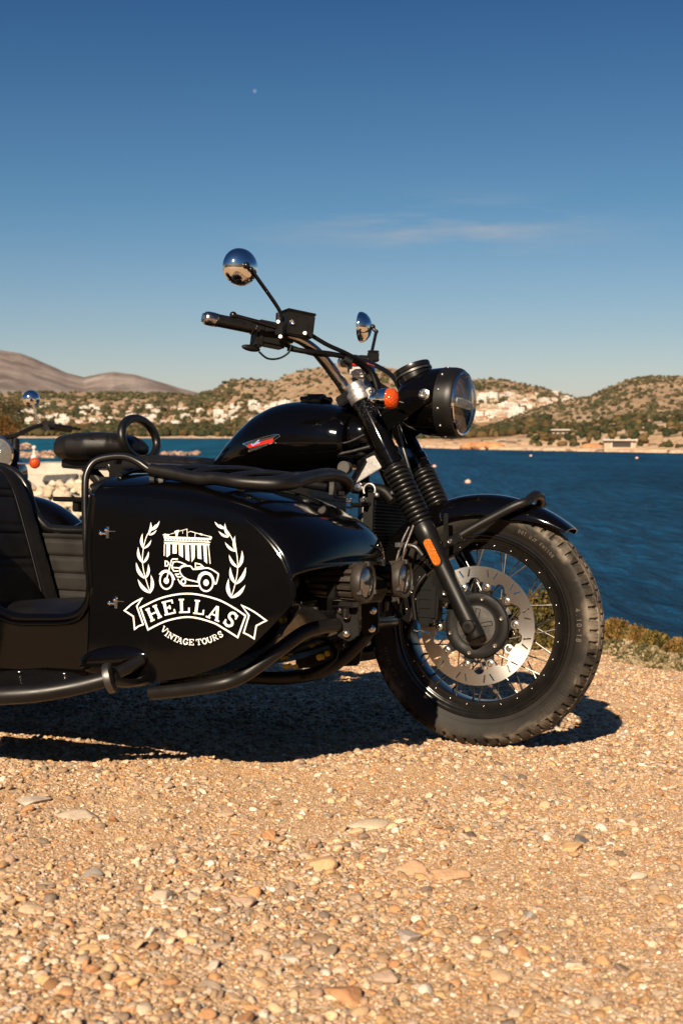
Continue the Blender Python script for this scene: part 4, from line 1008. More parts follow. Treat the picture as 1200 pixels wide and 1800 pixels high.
for s in (-1, 1):
    m = MB(); c = px(792, 952, -.125) * [1, s * -1 * -1, 1]; c[1] = s * .125
    m.cyl(c + Y_ * .012, c - Y_ * .012, .010); m.box(c + np.array([.018, 0, .008]), (.03, .018, .022), np.array([[.85, 0, .52], [0, 1, 0], [-.52, 0, .85]]))
    m.box(c + np.array([-.02, -s * .012, .03]), (.012, .006, .09)); b = m.build("stay_bracket", M['satin'], rig, bevel=.0015)
    m = MB(); m.lathe([(.0062, 0), (.0062, .004), (.0045, .006), (.0025, .006), (.0022, .003), (.0003, .003)], c + Y_ * s * .012, Y_ * s, 16); m.build("bolt", M['bolt'], b)

# ---------------------------------------------------------------- fork
FT = np.array([-.3660, 0, .9780]); FA = np.array([0, 0, WH]); FD = norm(FT - FA); FL = np.linalg.norm(FT - FA)
for s in (-1, 1):
    o = FA + Y_ * s * .105
    m = MB()
    m.lathe([(.0230, -.034), (.0248, -.028), (.0252, .02), (.0240, .10), (.0240, .225), (.0270, .255), (.0300, .265), (.0300, .300), (.0280, .304), (.0280, .312)], o, FD, 40, cap=(True, True))
    leg = m.build("fork_leg", M['powder'], rig)
    m = MB(); m.cyl(o + Y_ * s * .0, o + Y_ * s * .031, .0185, 32); m.build("axle_clamp", M['satin'], leg)
    m = MB(); m.lathe([(.0165, 0), (.0165, .0015), (.013, .0025), (.0075, .0025), (.0065, -.004), (.0005, -.004)], o + Y_ * s * .031, Y_ * s, 24); m.build("axle_cap", M['matte'], leg)
    m = MB(); G = [(.0285, .300)]
    n = 13; h0, h1 = .305, .480
    for k in range(n):
        for q in range(6):
            f = (k + q / 6) / n; b = .0272 + .0045 * f
            G.append((b + .0052 * math.sin(PI * q / 6) ** .55 if q else b - .0022, h0 + (h1 - h0) * f))
    G += [(.030, h1), (.029, h1 + .006)]
    m.lathe(G, o, FD, 44); m.build("fork_gaiter", M['rubber'], leg, angle=60)
    m = MB(); m.lathe([(.0300, .486), (.0330, .489), (.0330, .503), (.0310, .505), (.0310, .511), (.0330, .513), (.0330, .532), (.0300, .535), (.0292, .536), (.0292, .690), (.028, .694)], o, FD, 40, cap=(True, True)); cvr = m.build("fork_cover", M['dusty_gloss'], leg)
    if s < 0:
        m = MB(); ax = FD; sx = norm(np.cross(ax, Y_)); c = o + FD * .222 - Y_ * .0240
        P = [c + ax * (.028 * sg + .0115 * math.cos(a)) * 1.0 + sx * .0115 * math.sin(a) for sg, a in [(1, q) for q in np.linspace(PI / 2, -PI / 2, 9)]] + [c - ax * .028 + ax * .0115 * math.cos(a) + sx * .0115 * math.sin(a) for a in np.linspace(-PI / 2, -3 * PI / 2, 9)]
        P2 = [c + (p - c) * 1.13 for p in P]
        m2 = MB(); m2.prism(np.array(P2) + Y_ * .004, -Y_ * .0055); m2.build("reflector_frame", M['deep'], leg, bevel=.0008)
        m.prism(np.array(P) + Y_ * .002, -Y_ * .0065); m.build("side_reflector", M['amber'], leg, bevel=.0015)
    # clamp at the top
    m = MB(); m.lathe([(.0310, .688), (.0325, .690), (.0325, .704), (.0310, .7045), (.0310, .706), (.0325, .7065), (.0325, .720), (.0305, .723), (.0255, .724), (.0255, .742), (.023, .746)], o, FD, 40, cap=(True, True))
    cc = o + FD * .703; m.box(cc + np.array([.031, 0, .010]), (.022, .030, .026), np.array([[FD[2], 0, -FD[0]], [0, 1, 0], [FD[0], 0, FD[2]]]))
    tcl = m.build("fork_clamp", M['alu'], rig, bevel=.002)
    m = MB(); m.lathe([(.0052, 0), (.0052, .003), (.003, .003), (.0028, -.002), (.0003, -.002)], cc + np.array([.038, s * .0152, .014]), Y_ * s, 14); m.build("bolt", M['satin'], tcl)
# yokes, steering stem, brake lines between the legs
m = MB()
q = np.array([[FD[2], 0, -FD[0]], [0, 1, 0], [FD[0], 0, FD[2]]])
m.box(FA + FD * .705 + np.array([-.035, 0, 0]), (.07, .235, .03), q); m.box(FA + FD * .515 + np.array([-.035, 0, 0]), (.085, .23, .035), q)
m.build("fork_yoke", M['satin'], rig, bevel=.004)
m = MB(); m.tube([FA + FD * .50 - X_ * .055, FA + FD * .73 - X_ * .055], .030, 24); m.build("steering_head", M['satin'], rig)

# ---------------------------------------------------------------- brake caliper, hoses
for s in (-1,):
    m = MB(); c = np.array([-.122, s * .082, .392])
    P = np.array([[-.030, 0, -.066], [.004, 0, -.074], [.024, 0, -.050], [.026, 0, -.004], [.022, 0, .040], [.004, 0, .064], [-.024, 0, .058], [-.040, 0, .02], [-.040, 0, -.03]])
    m.prism(P + c - Y_ * .021, Y_ * .038)
    for dz in (-.044, -.020, .004, .030): m.box(c + np.array([-.014, s * .018, dz]), (.046, .012, .009))
    m.box(c + np.array([.012, s * .019, -.006]), (.014, .014, .085))
    m.tube([c + np.array([-.034, s * .022, -.05]), c + np.array([-.034, s * .022, .05])], .0045, 8); m.cyl(c + np.array([.012, s * .010, -.060]), c + np.array([.012, s * .034, -.060]), .010, 16)
    cal = m.build("brake_caliper", M['deep'], rig, bevel=.003)
    m = MB()
    for dx, dz in ((.058, .058), (.046, .020), (.014, -.060), (-.026, .050)):
        m.lathe([(.0085, 0), (.0085, .006), (.007, .008), (.004, .008), (.0036, .003), (.0004, .003)], c + np.array([dx, s * .026, dz]), Y_ * s, 18)
    m.build_each("caliper_bolt", M['bolt'], cal)
    m = MB(); m.prism(np.array([[.0, 0, .075], [.062, 0, .078], [.085, 0, .03], [.07, 0, -.01], [.03, 0, .0], [.008, 0, .04]]) + c + Y_ * s * .010, Y_ * s * .014); m.build("caliper_bracket", M['satin'], cal, bevel=.002)
m = MB()
m.tube(catmull(pxs([(727, 922, -.13), (717, 948, -.135), (708, 975, -.14), (704, 1010, -.13), (712, 1050, -.11)]), 6), .0042, 10)
m.tube(catmull(pxs([(719, 926, -.11), (708, 948, -.115), (699, 975, -.12), (694, 1005, -.12), (700, 1060, -.10)]), 6), .0042, 10)
m.build_each("brake_hose", M['steel'], rig)
m = MB(); m.tube(catmull(pxs([(699, 957, -.125), (715, 958, -.13), (730, 962, -.13), (742, 976, -.125)]), 6), .0065, 10); m.box(px(703, 958, -.128), (.022, .02, .012)); m.build("hose_clamp", M['dark_alu'], rig)
m = MB()
for P in ([(690, 700, -.05), (700, 760, -.03), (712, 800, -.03), (726, 850, -.06), (736, 880, -.07)], [(700, 750, 0), (708, 790, -.02), (716, 815, -.03), (722, 850, -.05)]):
    m.tube(catmull(pxs(P), 6), .0045, 10)
m.build_each("brake_line", M['dark_alu'], rig)
m = MB()
for P in ([(705, 1085, -.1), (690, 1060, -.12), (684, 1030, -.13), (700, 990, -.13)], [(735, 1075, -.1), (722, 1098, -.11), (716, 1122, -.1)], [(748, 1010, -.11), (736, 1025, -.12), (726, 1050, -.12), (730, 1090, -.12)]):
    m.tube(catmull(pxs(P), 6), .006, 10)
m.build_each("speed_sensor_cable", M['deep'], rig)

# ---------------------------------------------------------------- headlamp and instruments
hc = px(812, 709, 0); HA = norm((1, 0, -.03))
m = MB(); m.lathe([(.0885, .000), (.0935, -.002), (.0965, -.008), (.0985, -.020), (.0990, -.050), (.0975, -.0515)], hc, HA, 64); head = empty("headlamp", (0, 0, 0), rig); ring = m.build("headlamp_ring", M['powder'], head)
m = MB()
for k in range(12):
    a = rad(14 + 30 * k); m.ball(hc - HA * .036 + np.array((0, math.cos(a), math.sin(a))) * .0988, (.0036, .0036, .0036), 12, 8)
m.build_each("rivet", M['alu'], head)
m = MB(); m.lathe([(.0972, -.0510), (.0972, -.060), (.0945, -.085), (.0880, -.115), (.076, -.145), (.058, -.170), (.034, -.186), (.001, -.191)], hc, HA, 64); shell = m.build("headlamp_shell", M['gloss'], head)
m = MB(); m.lathe([(.0885, -.004), (.0885, .004), (.0865, .0065), (.0835, .0060), (.0765, .0015), (.0760, -.006)], hc, HA, 64); m.build("lamp_rim", M['chrome'], head)
m = MB(); m.lathe([(.0825, -.004), (.070, -.020), (.064, -.026), (.062, -.018), (.058, -.018), (.056, -.030), (.040, -.048), (.018, -.056), (.001, -.057)], hc, HA, 64); m.build("lamp_reflector", M['reflector'], head)
m = MB(); hb = hc - HA * .008
m.box(hb, (.024, .150, .026)); m.box(hb + X_ * .010, (.016, .120, .014)); bar = m.build("light_bar", plain('ice_clear_plastic', (0.70, 0.80, 0.86), 0.12, metal=0.0), head, bevel=.003)
m = MB(); m.box(hb - Z_ * .022, (.012, .13, .018)); m.build("lamp_baffle", M['deep'], head)
m = MB(); m.lathe([(.0845, .003), (.078, .0115), (.064, .0190), (.045, .0245), (.022, .0275), (.001, .0285)], hc, HA, 64)
m.lathe([(.0835, .001), (.077, .0095), (.063, .0170), (.045, .0225), (.022, .0255), (.001, .0265)], hc, HA, 64); m.build("lamp_glass", M['glass'], head)
for s in (-1, 1):
    m = MB(); a = px(746, 694, -.10); a[1] = s * .103
    P = np.array([a + [.02, 0, .012], a + [.02, 0, -.014], a + [-.03, 0, -.05], a + [-.11, 0, -.105], a + [-.135, 0, -.075], a + [-.10, 0, .0], a + [-.05, 0, .015]])
    m.prism(P, -Y_ * s * .006); br = m.build("headlamp_bracket", M['gloss'], rig, bevel=.0015)
    m = MB(); m.lathe([(.0155, -.002), (.0155, .004), (.010, .006), (.009, .012), (.005, .012), (.004, .007), (.0004, .007)], a, Y_ * s, 20); m.build("bracket_bolt", M['bolt'], br)
sc_ = px(723, 646, 0); SA = norm((-.40, -.04, .92))
m = MB(); m.lathe([(.030, -.085), (.046, -.070), (.0485, -.030), (.0485, -.014), (.0515, -.012), (.0530, -.004), (.0520, .001), (.0460, .002), (.0450, -.002), (.001, -.002)], sc_, SA, 56); sp_ = m.build("speedometer", M['satin'], rig)
m = MB(); m.lathe([(.0450, .0), (.030, .004), (.001, .0055)], sc_, SA, 40); m.build("dial_glass", plain('dark_dial', (.01, .011, .012), .08), sp_)
m = MB(); m.lathe([(.0530, -.015), (.0537, -.0155), (.0537, -.021), (.0500, -.0215)], sc_, SA, 56); m.build("bezel_band", M['dark_alu'], sp_)

# indicators
for s in (-1, 1):
    c = px(681, 701, -.2); c[1] = s * .20
    m = MB(); m.lathe([(.0285, .002), (.0290, -.004), (.0270, -.018), (.0225, -.033), (.015, -.046), (.006, -.054), (.0005, -.056)], c, X_, 36); ind = m.build("turn_indicator", M['chrome'], rig)
    m = MB(); m.lathe([(.0282, .002), (.0278, .012), (.0240, .022), (.015, .028), (.0005, .0300)], c, X_, 36); m.build("indicator_lens", M['amber_red'], ind)
    m = MB(); m.tube([c - X_ * .015, c - X_ * .02 - Y_ * s * .10], .0085, 12); m.build("indicator_stalk", M['satin'], ind)

# ---------------------------------------------------------------- handlebar and controls
hp = [px(648, 686, -.02), px(612, 690, -.075), px(596, 668, -.10), px(570, 634, -.16), px(545, 609, -.21), px(515, 592, -.255), px(470, 580, -.31), px(430, 573, -.355), px(380, 563, -.415), px(356, 558, -.442)]
hp = np.array(hp); hp[0] = [hp[1][0] + .003, 0, hp[1][2] - .004]
half = hp[1:]; full = np.vstack([half[::-1], hp[:1], half * [1, -1, 1]])
m = MB(); m.tube(catmull(full, 6), [.0125, .0125, .0125, .0130, .0158, .0165, .0168, .0165, .0158, .0130, .0125, .0125, .0125], 18); bars = m.build("handlebar", M['steel'], rig)
for s in (-1, 1):
    mir = lambda p: np.asarray(p) * [1, -s, 1]
    a, b = mir(px(446, 576, -.337)), mir(px(379, 562.5, -.418))
    m = MB(); dd = norm(b - a); L = np.linalg.norm(b - a)
    G = [(.0165, 0), (.020, .001), (.020, .006), (.0165, .008)] + [(.0168 + .0006 * (k % 2), .008 + (L - .012) * k / 30) for k in range(31)] + [(.0185, L - .003), (.0175, L)]
    m.lathe(G, a, dd, 28, cap=(True, True)); m.build("hand_grip", M['rubber'], bars)
    m = MB(); m.lathe([(.0175, 0), (.0188, .002), (.0188, .020), (.0170, .028), (.0115, .0325), (.0005, .034)], b + dd * .001, dd, 28); m.build("bar_end_weight", M['steel'], bars)
    # switch cluster
    m = MB(); c = mir(px(472, 588, -.30)); R3 = np.array([dd, norm(np.cross(Z_, dd)), norm(np.cross(dd, norm(np.cross(Z_, dd))))])
    k_ = 1.12 if s < 0 else .8
    m.box(c - R3[0] * .004, (.078 * k_, .048 * k_, .058 * k_), R3); m.box(c + R3[0] * .030 - R3[2] * .006, (.022, .054 * k_, .066 * k_), R3); m.box(c - R3[0] * .050 + R3[2] * .006, (.05, .036, .036), R3); sw = m.build("switch_housing", M['matte'], bars, bevel=.006)
    m = MB(); c2 = mir(px(441, 612, -.345)); m.ball(c2, (.027, .008, .009), 16, 10, R3); m.build("start_switch", M['deep'], bars)
    m = MB(); c3 = mir(px(521, 574, -.265)); e_ = 1.08 if s < 0 else .5
    m.box(c3 - R3[2] * .02 * (1 - e_), (.074 * e_, .056 * e_, .058 * e_), R3); m.box(c3 + R3[2] * (.0315 * e_ - .02 * (1 - e_)), (.079 * e_, .060 * e_, .007), R3)
    mc = m.build("brake_reservoir" if s < 0 else "clutch_perch", M['matte'], bars, bevel=.003)
    if s < 0:
        fa = norm((.35, -.93, .05))
        m = MB(); m.lathe([(.0078, -.006), (.0078, .002), (.0062, .003), (.005, .0022), (.0005, .0022)], px(513, 567, -.305), fa, 20); m.build("sight_glass", M['chrome'], bars)
        m = MB()
        for q in ((489, 566, -.335), (536, 586, -.285), (493, 592, -.335)): m.lathe([(.0062, -.008), (.0062, .003), (.0045, .005), (.0005, .005)], px(*q), fa, 14)
        m.build_each("pivot_bolt", M['bolt'], bars)
        m = MB(); m.cyl(px(492, 588, -.325) - Z_ * .012, px(492, 560, -.325) + Z_ * .004, .0075, 16); m.box(px(494, 578, -.325), (.022, .026, .034)); m.build("mirror_clamp", M['satin'], bars, bevel=.002)
    # lever
    m = MB(); lp = [mir(px(508, 580, -.30)), mir(px(478, 573, -.345)), mir(px(442, 563, -.40)), mir(px(410, 554, -.445))]
    m.tube(catmull(lp, 6), [.0095, .009, .0075, .0065], 12, squash=.8); m.ball(lp[-1], .0098, 14, 10); m.build("brake_lever" if s < 0 else "clutch_lever", M['satin'], bars)
# mirrors
def mirror(base, knee, c, axis, joint):
    ax = norm(axis)
    m = MB(); m.cyl(base - Z_ * .015, base + Z_ * .018, .0085, 18); m.tube(catmull([base + Z_ * .01, knee, joint], 5), .0052, 14); st = m.build("mirror_stem", M['satin'], rig)
    m = MB(); m.lathe([(.0480, -.010), (.0490, -.007), (.0475, .000), (.042, .010), (.030, .020), (.015, .0265), (.0005, .028)], c, ax, 48); sh = m.build("mirror_shell", M['chrome'], st)
    m = MB(); m.lathe([(.0475, -.009), (.0005, -.009)], c, ax, 48); m.build("mirror_glass", M['chrome'], st)
    m = MB(); m.ball(c + ax * .031, .009, 14, 10); m.tube([c + ax * .026, joint], .0055, 12); m.ball(joint, .0072, 12, 8); m.build("mirror_ball_joint", M['satin'], st)
c = px(424, 469, -.46); b = px(490, 562, -.325); mirror(b, b + np.array([0.0, -.006, .03]), c, (.80, -.58, -.05), px(434, 474, -.465) + X_ * .012)
c = px(638, 575, .40); b = px(651, 634, .30); mirror(b - Z_ * .005, b + np.array([0, .004, .02]), c, (.95, .14, 0.0), px(661, 583, .405))
# cables from the bar to the headstock
m = MB()
for P, r in (([(545, 588, -.24), (575, 606, -.2), (610, 622, -.14), (640, 640, -.08), (660, 662, -.04), (668, 690, -.02), (672, 740, -.02)], .006),
             ([(505, 612, -.27), (540, 618, -.24), (580, 622, -.18), (620, 632, -.11), (650, 652, -.06), (664, 690, -.05), (668, 730, -.03)], .0075),
             ([(500, 606, -.28), (550, 622, -.22), (600, 626, -.15), (638, 646, -.07), (656, 676, -.03), (664, 720, -.02)], .006),
             ([(455, 618, -.335), (470, 630, -.32), (490, 630, -.30), (507, 620, -.285), (512, 606, -.28)], .0028),
             ([(640, 634, .2), (665, 645, .12), (690, 662, .05), (705, 690, 0)], .007), ([(632, 652, .12), (655, 668, .05), (690, 690, 0)], .006)):
    m.tube(catmull(pxs(P), 7), r, 10)
m.build_each("control_cable", M['deep'], rig)
m = MB(); m.lathe([(.0125, -.012), (.0125, .012)], px(611, 634, -.135), norm((1, .6, -.6)), 14, cap=(True, True)); m.lathe([(.0135, -.010), (.0135, .010)], px(650, 664, -.05), norm((.5, .3, -1)), 14, cap=(True, True)); m.build_each("cable_tie", M['rubber'], rig)
m = MB(); m.box(px(634, 655, -.03), (.05, .06, .03)); m.build("bar_riser", M['alu'], rig, bevel=.008)
m = MB(); m.box(px(634, 655, -.03) + np.array([.01, -.005, .02]), (.05, .05, .006)); m.build("riser_cap", M['red'], rig, bevel=.002)

# ---------------------------------------------------------------- tank, seats
st = [  # X, z bottom, z top, half width, widest height
 (-.846, .742, .748, .030), (-.840, .735, .762, .050), (-.822, .730, .778, .066), (-.785, .728, .822, .090), (-.738, .728, .868, .115), (-.688, .728, .905, .138), (-.63, .730, .931, .153), (-.57, .732, .940, .158), (-.51, .734, .9385, .158),
 (-.46, .738, .931, .154), (-.42, .744, .921, .147), (-.395, .750, .912, .140), (-.384, .756, .905, .132)]
st = np.array(st); xs = np.linspace(0, len(st) - 1, 60); S = np.stack([np.interp(xs, range(len(st)), st[:, k]) for k in range(4)], 1)
for k in (1, 2, 3):
    for _ in range(3): S[1:-1, k] = (S[:-2, k] + 2 * S[1:-1, k] + S[2:, k]) / 4
m = MB(); G = []
for X, zb, zt, w in S:
    zc = zb + (zt - zb) * .42; row = []
    for a in np.linspace(0, 2 * PI, 72, endpoint=False):
        c_, s_ = math.cos(a), math.sin(a); e = 2 / 2.35
        y = w * math.copysign(abs(c_) ** e, c_); z = zc + (zt - zc if s_ > 0 else zc - zb) * math.copysign(abs(s_) ** e, s_)
        row.append((X, y, z))
    G.append(row)
G = np.array(G); m.grid(G, cv=True); nb = m.n - G.shape[0] * 72
m.f.append(tuple(range(nb, nb + 72))); m.m.append(0)
e0 = m.n - 72; m.f.append(tuple(range(e0, e0 + 72))[::-1]); m.m.append(0)
tank = m.build("fuel_tank", M['tank_paint'], rig, angle=50)
m = MB(); G = []
for X, k, dz in ((-.386, 1, 0), (-.36, .98, -.003), (-.335, .93, -.008), (-.32, .80, -.016)):
    zb, zt, w = .775, .905 + dz, .098 * k
    G.append([(X, w * math.copysign(abs(math.cos(a)) ** .8, math.cos(a)), (zb + zt) / 2 + (zt - zb) / 2 * math.copysign(abs(math.sin(a)) ** .8, math.sin(a))) for a in np.linspace(0, 2 * PI, 40, endpoint=False)])
G = np.array(G); m.grid(G, cv=True); e0 = m.n - 40; m.f.append(tuple(range(e0, e0 + 40))[::-1]); m.m.append(0)
m.build("tank_front_cowl", M['gloss'], tank)
cp_ = np.array([px(556, 706, 0)[0], 0, .936])
m = MB(); m.lathe([(.043, -.004), (.046, .004), (.0455, .012), (.042, .017), (.030, .0185), (.028, .022), (.001, .0225)], cp_, Z_, 40)
for k in range(8):
    a = 2 * PI * k / 8; m.ball(cp_ + np.array((.044 * math.cos(a), .044 * math.sin(a), .011)), (.007, .007, .007), 10, 6)
m.box(cp_ + Z_ * .0225, (.05, .02, .008)); m.build("filler_cap", M['satin'], tank)
# tank badge: red strip with a pale blue squiggle in a bright wing-shaped outline, curved onto the tank side
def tank_y(X, Z):
    zb, zt, w = [np.interp(X, S[:, 0], S[:, k]) for k in (1, 2, 3)]; zc = zb + (zt - zb) * .42
    v = min(.999, abs((Z - zc) / ((zt - zc) if Z > zc else (zc - zb)))); return -w * (1 - v ** 2.35) ** (1 / 2.35)
def bdg(x, y, off):
    X0 = px(410 + x / 12, 750 + y / 12, -.15)
    for _ in range(6): X0 = px(410 + x / 12, 750 + y / 12, tank_y(X0[0], X0[2]) - .0012 - off)
    return X0
bd = tank
D = Decal(bdg, .0001)
def strip(D, top, bot, n=8):
    top, bot = np.array(top, float), np.array(bot, float); V, F = [], []
    for i in range(n + 1):
        t = i / n; V += [top[0] + (top[1] - top[0]) * t, bot[0] + (bot[1] - bot[0]) * t]
    D.put(V, [(2 * i, 2 * i + 1, 2 * i + 3, 2 * i + 2) for i in range(n)])
strip(D, [(215, 345), (945, 175)], [(300, 385), (840, 245)]); strip(D, [(335, 465), (840, 325)], [(330, 545), (700, 385)])
D.m.build("badge_ground", plain('smoked_badge', (.09, .085, .08), .2, metal=.6), bd)
D = Decal(bdg, .0001); D.k = 6
strip(D, [(300, 388), (842, 248)], [(322, 455), (838, 322)]); D.m.build("badge_stripe", M['red'], bd)
D = Decal(bdg, .0001); D.k = 10
for P, w in (([(385, 355), (410, 395), (470, 350), (545, 280)], 26), ([(440, 350), (470, 372), (515, 330), (520, 355), (560, 330)], 18)): D.line(catmull(P, 4), w)
D.m.build("badge_script", M['blue'], bd)
D = Decal(bdg, .0001); D.k = 14
for P in ([(200, 362), (480, 268), (760, 190), (940, 165), (985, 205)], [(195, 365), (260, 390), (295, 420), (322, 490), (318, 575)], [(325, 560), (500, 480), (690, 395), (860, 330), (905, 350)], [(985, 205), (890, 262), (855, 300), (900, 350)]): D.line(catmull(P, 4), 13)
D.m.build("badge_outline", M['chrome'], bd)
# rider's seat
def cushion(m, stn, n=48, ex=2.6, quilt=0, qd=.006):
    G = []
    for i, (X, zb, zt, w) in enumerate(stn):
        zc = (zb + zt) / 2; row = []
        for a in np.linspace(0, 2 * PI, n, endpoint=False):
            c_, s_ = math.cos(a), math.sin(a); e = 2 / ex
            y = w * math.copysign(abs(c_) ** e, c_); z = zc + (zt - zb) / 2 * math.copysign(abs(s_) ** e, s_)
            if quilt and s_ > .25: z -= qd * (abs(math.sin(PI * (X * quilt + y * quilt))) < .16 or abs(math.sin(PI * (X * quilt - y * quilt))) < .16)
            row.append((X, y, z))
        G.append(row)
    G = np.array(G); m.grid(G, cv=True); b = m.n - G.shape[0] * n
    m.f.append(tuple(range(b, b + n))); m.m.append(m.cm); e0 = m.n - n; m.f.append(tuple(range(e0, e0 + n))[::-1]); m.m.append(m.cm)
    return m
def stations(L, n):
    L = np.array(L); t = np.linspace(0, len(L) - 1, n); return np.stack([np.interp(t, range(len(L)), L[:, k]) for k in range(4)], 1)
m = MB(); cushion(m, stations([(-1.115, .74, .760, .09), (-1.105, .715, .776, .125), (-1.02, .71, .781, .14), (-.93, .71, .778, .135), (-.86, .715, .774, .115), (-.845, .73, .76, .10)], 70), 96, quilt=16, qd=.004).build("rider_seat", M['leather'], rig, angle=60)
m = MB(); cushion(m, stations([(-1.392, .785, .812, .05), (-1.386, .770, .830, .080), (-1.365, .758, .842, .108), (-1.31, .754, .849, .132), (-1.24, .756, .851, .130), (-1.18, .764, .848, .108), (-1.145, .774, .836, .080), (-1.122, .784, .822, .05), (-1.116, .795, .810, .02)], 80), 96, quilt=15, qd=.0035).build("pillion_saddle", M['leather'], rig, angle=60)
m = MB()
m.box((-1.27, 0, .752), (.20, .12, .03)); m.tube([(-1.20, .05, .75), (-1.13, .05, .66)], .012, 12); m.tube([(-1.20, -.05, .75), (-1.13, -.05, .66)], .012, 12); m.tube([(-1.32, 0, .75), (-1.17, 0, .62)], .02, 12); m.box((-1.145, 0, .715), (.09, .13, .07))
m.build("saddle_bracket", M['satin'], rig, bevel=.004)
m = MB(); t_ = np.linspace(rad(-70), rad(250), 40); m.tube([(-1.125 - .012 * math.sin(a), .098 * math.cos(a), .832 + .062 * math.sin(a)) for a in t_], .0135, 16); m.build("grab_hoop", M['rubber'], rig)
m = MB()
a, b = px(165, 862, -.16), px(206, 848, -.16); dd = b - a
t_ = np.linspace(0, 1, 160); hx, hy, hz = frame_of(dd)
m.tube([a + dd * q + .018 * (math.cos(q * 2 * PI * 11) * hx + math.sin(q * 2 * PI * 11) * hy) for q in t_], .0038, 8); m.build("shock_spring", M['rubber'], rig)
m = MB(); m.tube([a - dd * .2, b + dd * .3], .010, 14); m.build("shock_body", M['dark_alu'], rig)
m = MB(); m.box(px(130, 878, -.18), (.12, .05, .014)); m.box(px(137, 888, -.18), (.02, .03, .04)); m.build("foot_bracket", M['satin'], rig, bevel=.003)
m = MB(); m.ball(px(165, 965, -.20), (.10, .08, .085), 32, 20); m.build("side_cover", M['gloss'], rig)
guard(28, 190, .342, -1.57, .312, .075, .05).build("rear_mudguard", M['gloss'], rig)

# ---------------------------------------------------------------- frame, engine, radiator
m = MB()
for s in (-1, 1):
    m.tube(catmull([(-.36, s * .05, .80), (-.32, s * .11, .66), (-.33, s * .13, .45), (-.42, s * .14, .27), (-.8, s * .15, .22), (-1.15, s * .14, .28), (-1.2, s * .13, .60)], 6), .016, 12)
    m.tube([(-.36, s * .04, .84), (-.80, s * .09, .70), (-1.12, s * .09, .70)], .016, 12); m.tube([(-1.05, s * .09, .32), (-1.57, s * .09, .312)], .022, 12)
m.build("frame", M['satin'], rig)
m = MB(); m.box((-.68, 0, .40), (.42, .30, .32)); m.box((-.60, 0, .60), (.24, .26, .16)); m.box((-.62, 0, .69), (.26, .20, .06))
for k in range(7): m.box((-.60, 0, .53 + .022 * k), (.27, .29, .007))
m.cyl((-.62, -.19, .38), (-.62, -.14, .38), .10, 40); m.cyl((-.80, -.18, .36), (-.80, -.14, .36), .07, 40)
m.build("engine", M['satin'], rig, bevel=.006)
m = MB(); m.box((-1.03, 0, .52), (.37, .25, .38)); m.box((-1.03, 0, .30), (.30, .20, .10)); m.build("airbox", M['matte'], rig, bevel=.02)
m = MB(); m.box((-.292, 0, .545), (.022, .31, .235))
for k in range(24): m.box((-.277, 0, .442 + .0092 * k), (.012, .290, .0030))
m.box((-.280, -.152, .545), (.014, .012, .25)); m.box((-.280, .152, .545), (.014, .012, .25)); m.box((-.280, 0, .668), (.018, .315, .014)); m.build("radiator", M['matte'], rig)
m = MB()
pl = pxs([(611, 849, -.13), (640, 808, -.13), (657, 800, -.13), (670, 822, -.13), (650, 834, -.13), (622, 851, -.13)]); m.prism(pl, Y_ * .01); m.build("headstock_plate", M['alu'], rig, bevel=.0015)
m = MB(); m.tube([px(640, 806, -.142), px(603, 874, -.142)], .0065, 12); m.tube([px(594, 803, -.14), px(642, 801, -.14)], .004, 10); m.build("brace_rod", M['gloss'], rig)
c = px(604, 822, -.14); m = MB(); m.lathe([(.0175, .02), (.0180, .018), (.0180, -.003), (.0170, -.004), (.0135, -.004), (.0130, -.003), (.0005, -.003)], c, Y_, 32); m.build("round_plug", plain('grey_rubber_plug', (.06, .055, .05), .6), rig)
m = MB(); m.tube(pxs([(592, 799, -.12), (620, 793, -.12), (650, 785, -.12)]), .0045, 10); m.tube(catmull(pxs([(594, 781, -.12), (615, 776, -.12), (640, 764, -.12)]), 5), .003, 10); m.build_each("coolant_pipe", M['dark_alu'], rig)
c = px(654, 862, -.13); m = MB()
m.tube([c + np.array([.0, -.02, 0]) + .017 * np.array([math.cos(a), 0, math.sin(a)]) for a in np.linspace(rad(-60), rad(215), 22)], .0034, 10, squash=1); m.ball(px(662, 870, -.15), .007, 12, 8); m.build("hose_clip", M['alu'], rig)
m = MB(); m.tube([px(620, 858, -.13), px(645, 860, -.13)], .015, 14); m.tube(catmull(pxs([(645, 860, -.12), (672, 862, -.1), (690, 880, -.1)]), 5), .016, 12); m.tube([px(618, 888, -.2), px(660, 886, -.14)], .007, 10); m.build_each("water_hose", M['deep'], rig)
m = MB(); m.lathe([(.013, -.01), (.013, .002), (.010, .006), (.0005, .007)], px(630, 857, -.15), -Y_, 18)
for q in ((637, 879, -.2), (612, 880, -.3), (690, 866, -.12)): m.lathe([(.007, -.01), (.007, .002), (.005, .005), (.0005, .005)], px(*q), -Y_, 14)
m.build_each("frame_bolt", M['bolt'], rig)
m = MB(); m.prism(np.array([(-.36, -.15, .20), (-.30, -.15, .36), (-.31, -.15, .47), (-.44, -.15, .44), (-.50, -.15, .22)]), Y_ * .30); m.build("engine_guard", M['deep'], rig, bevel=.006)
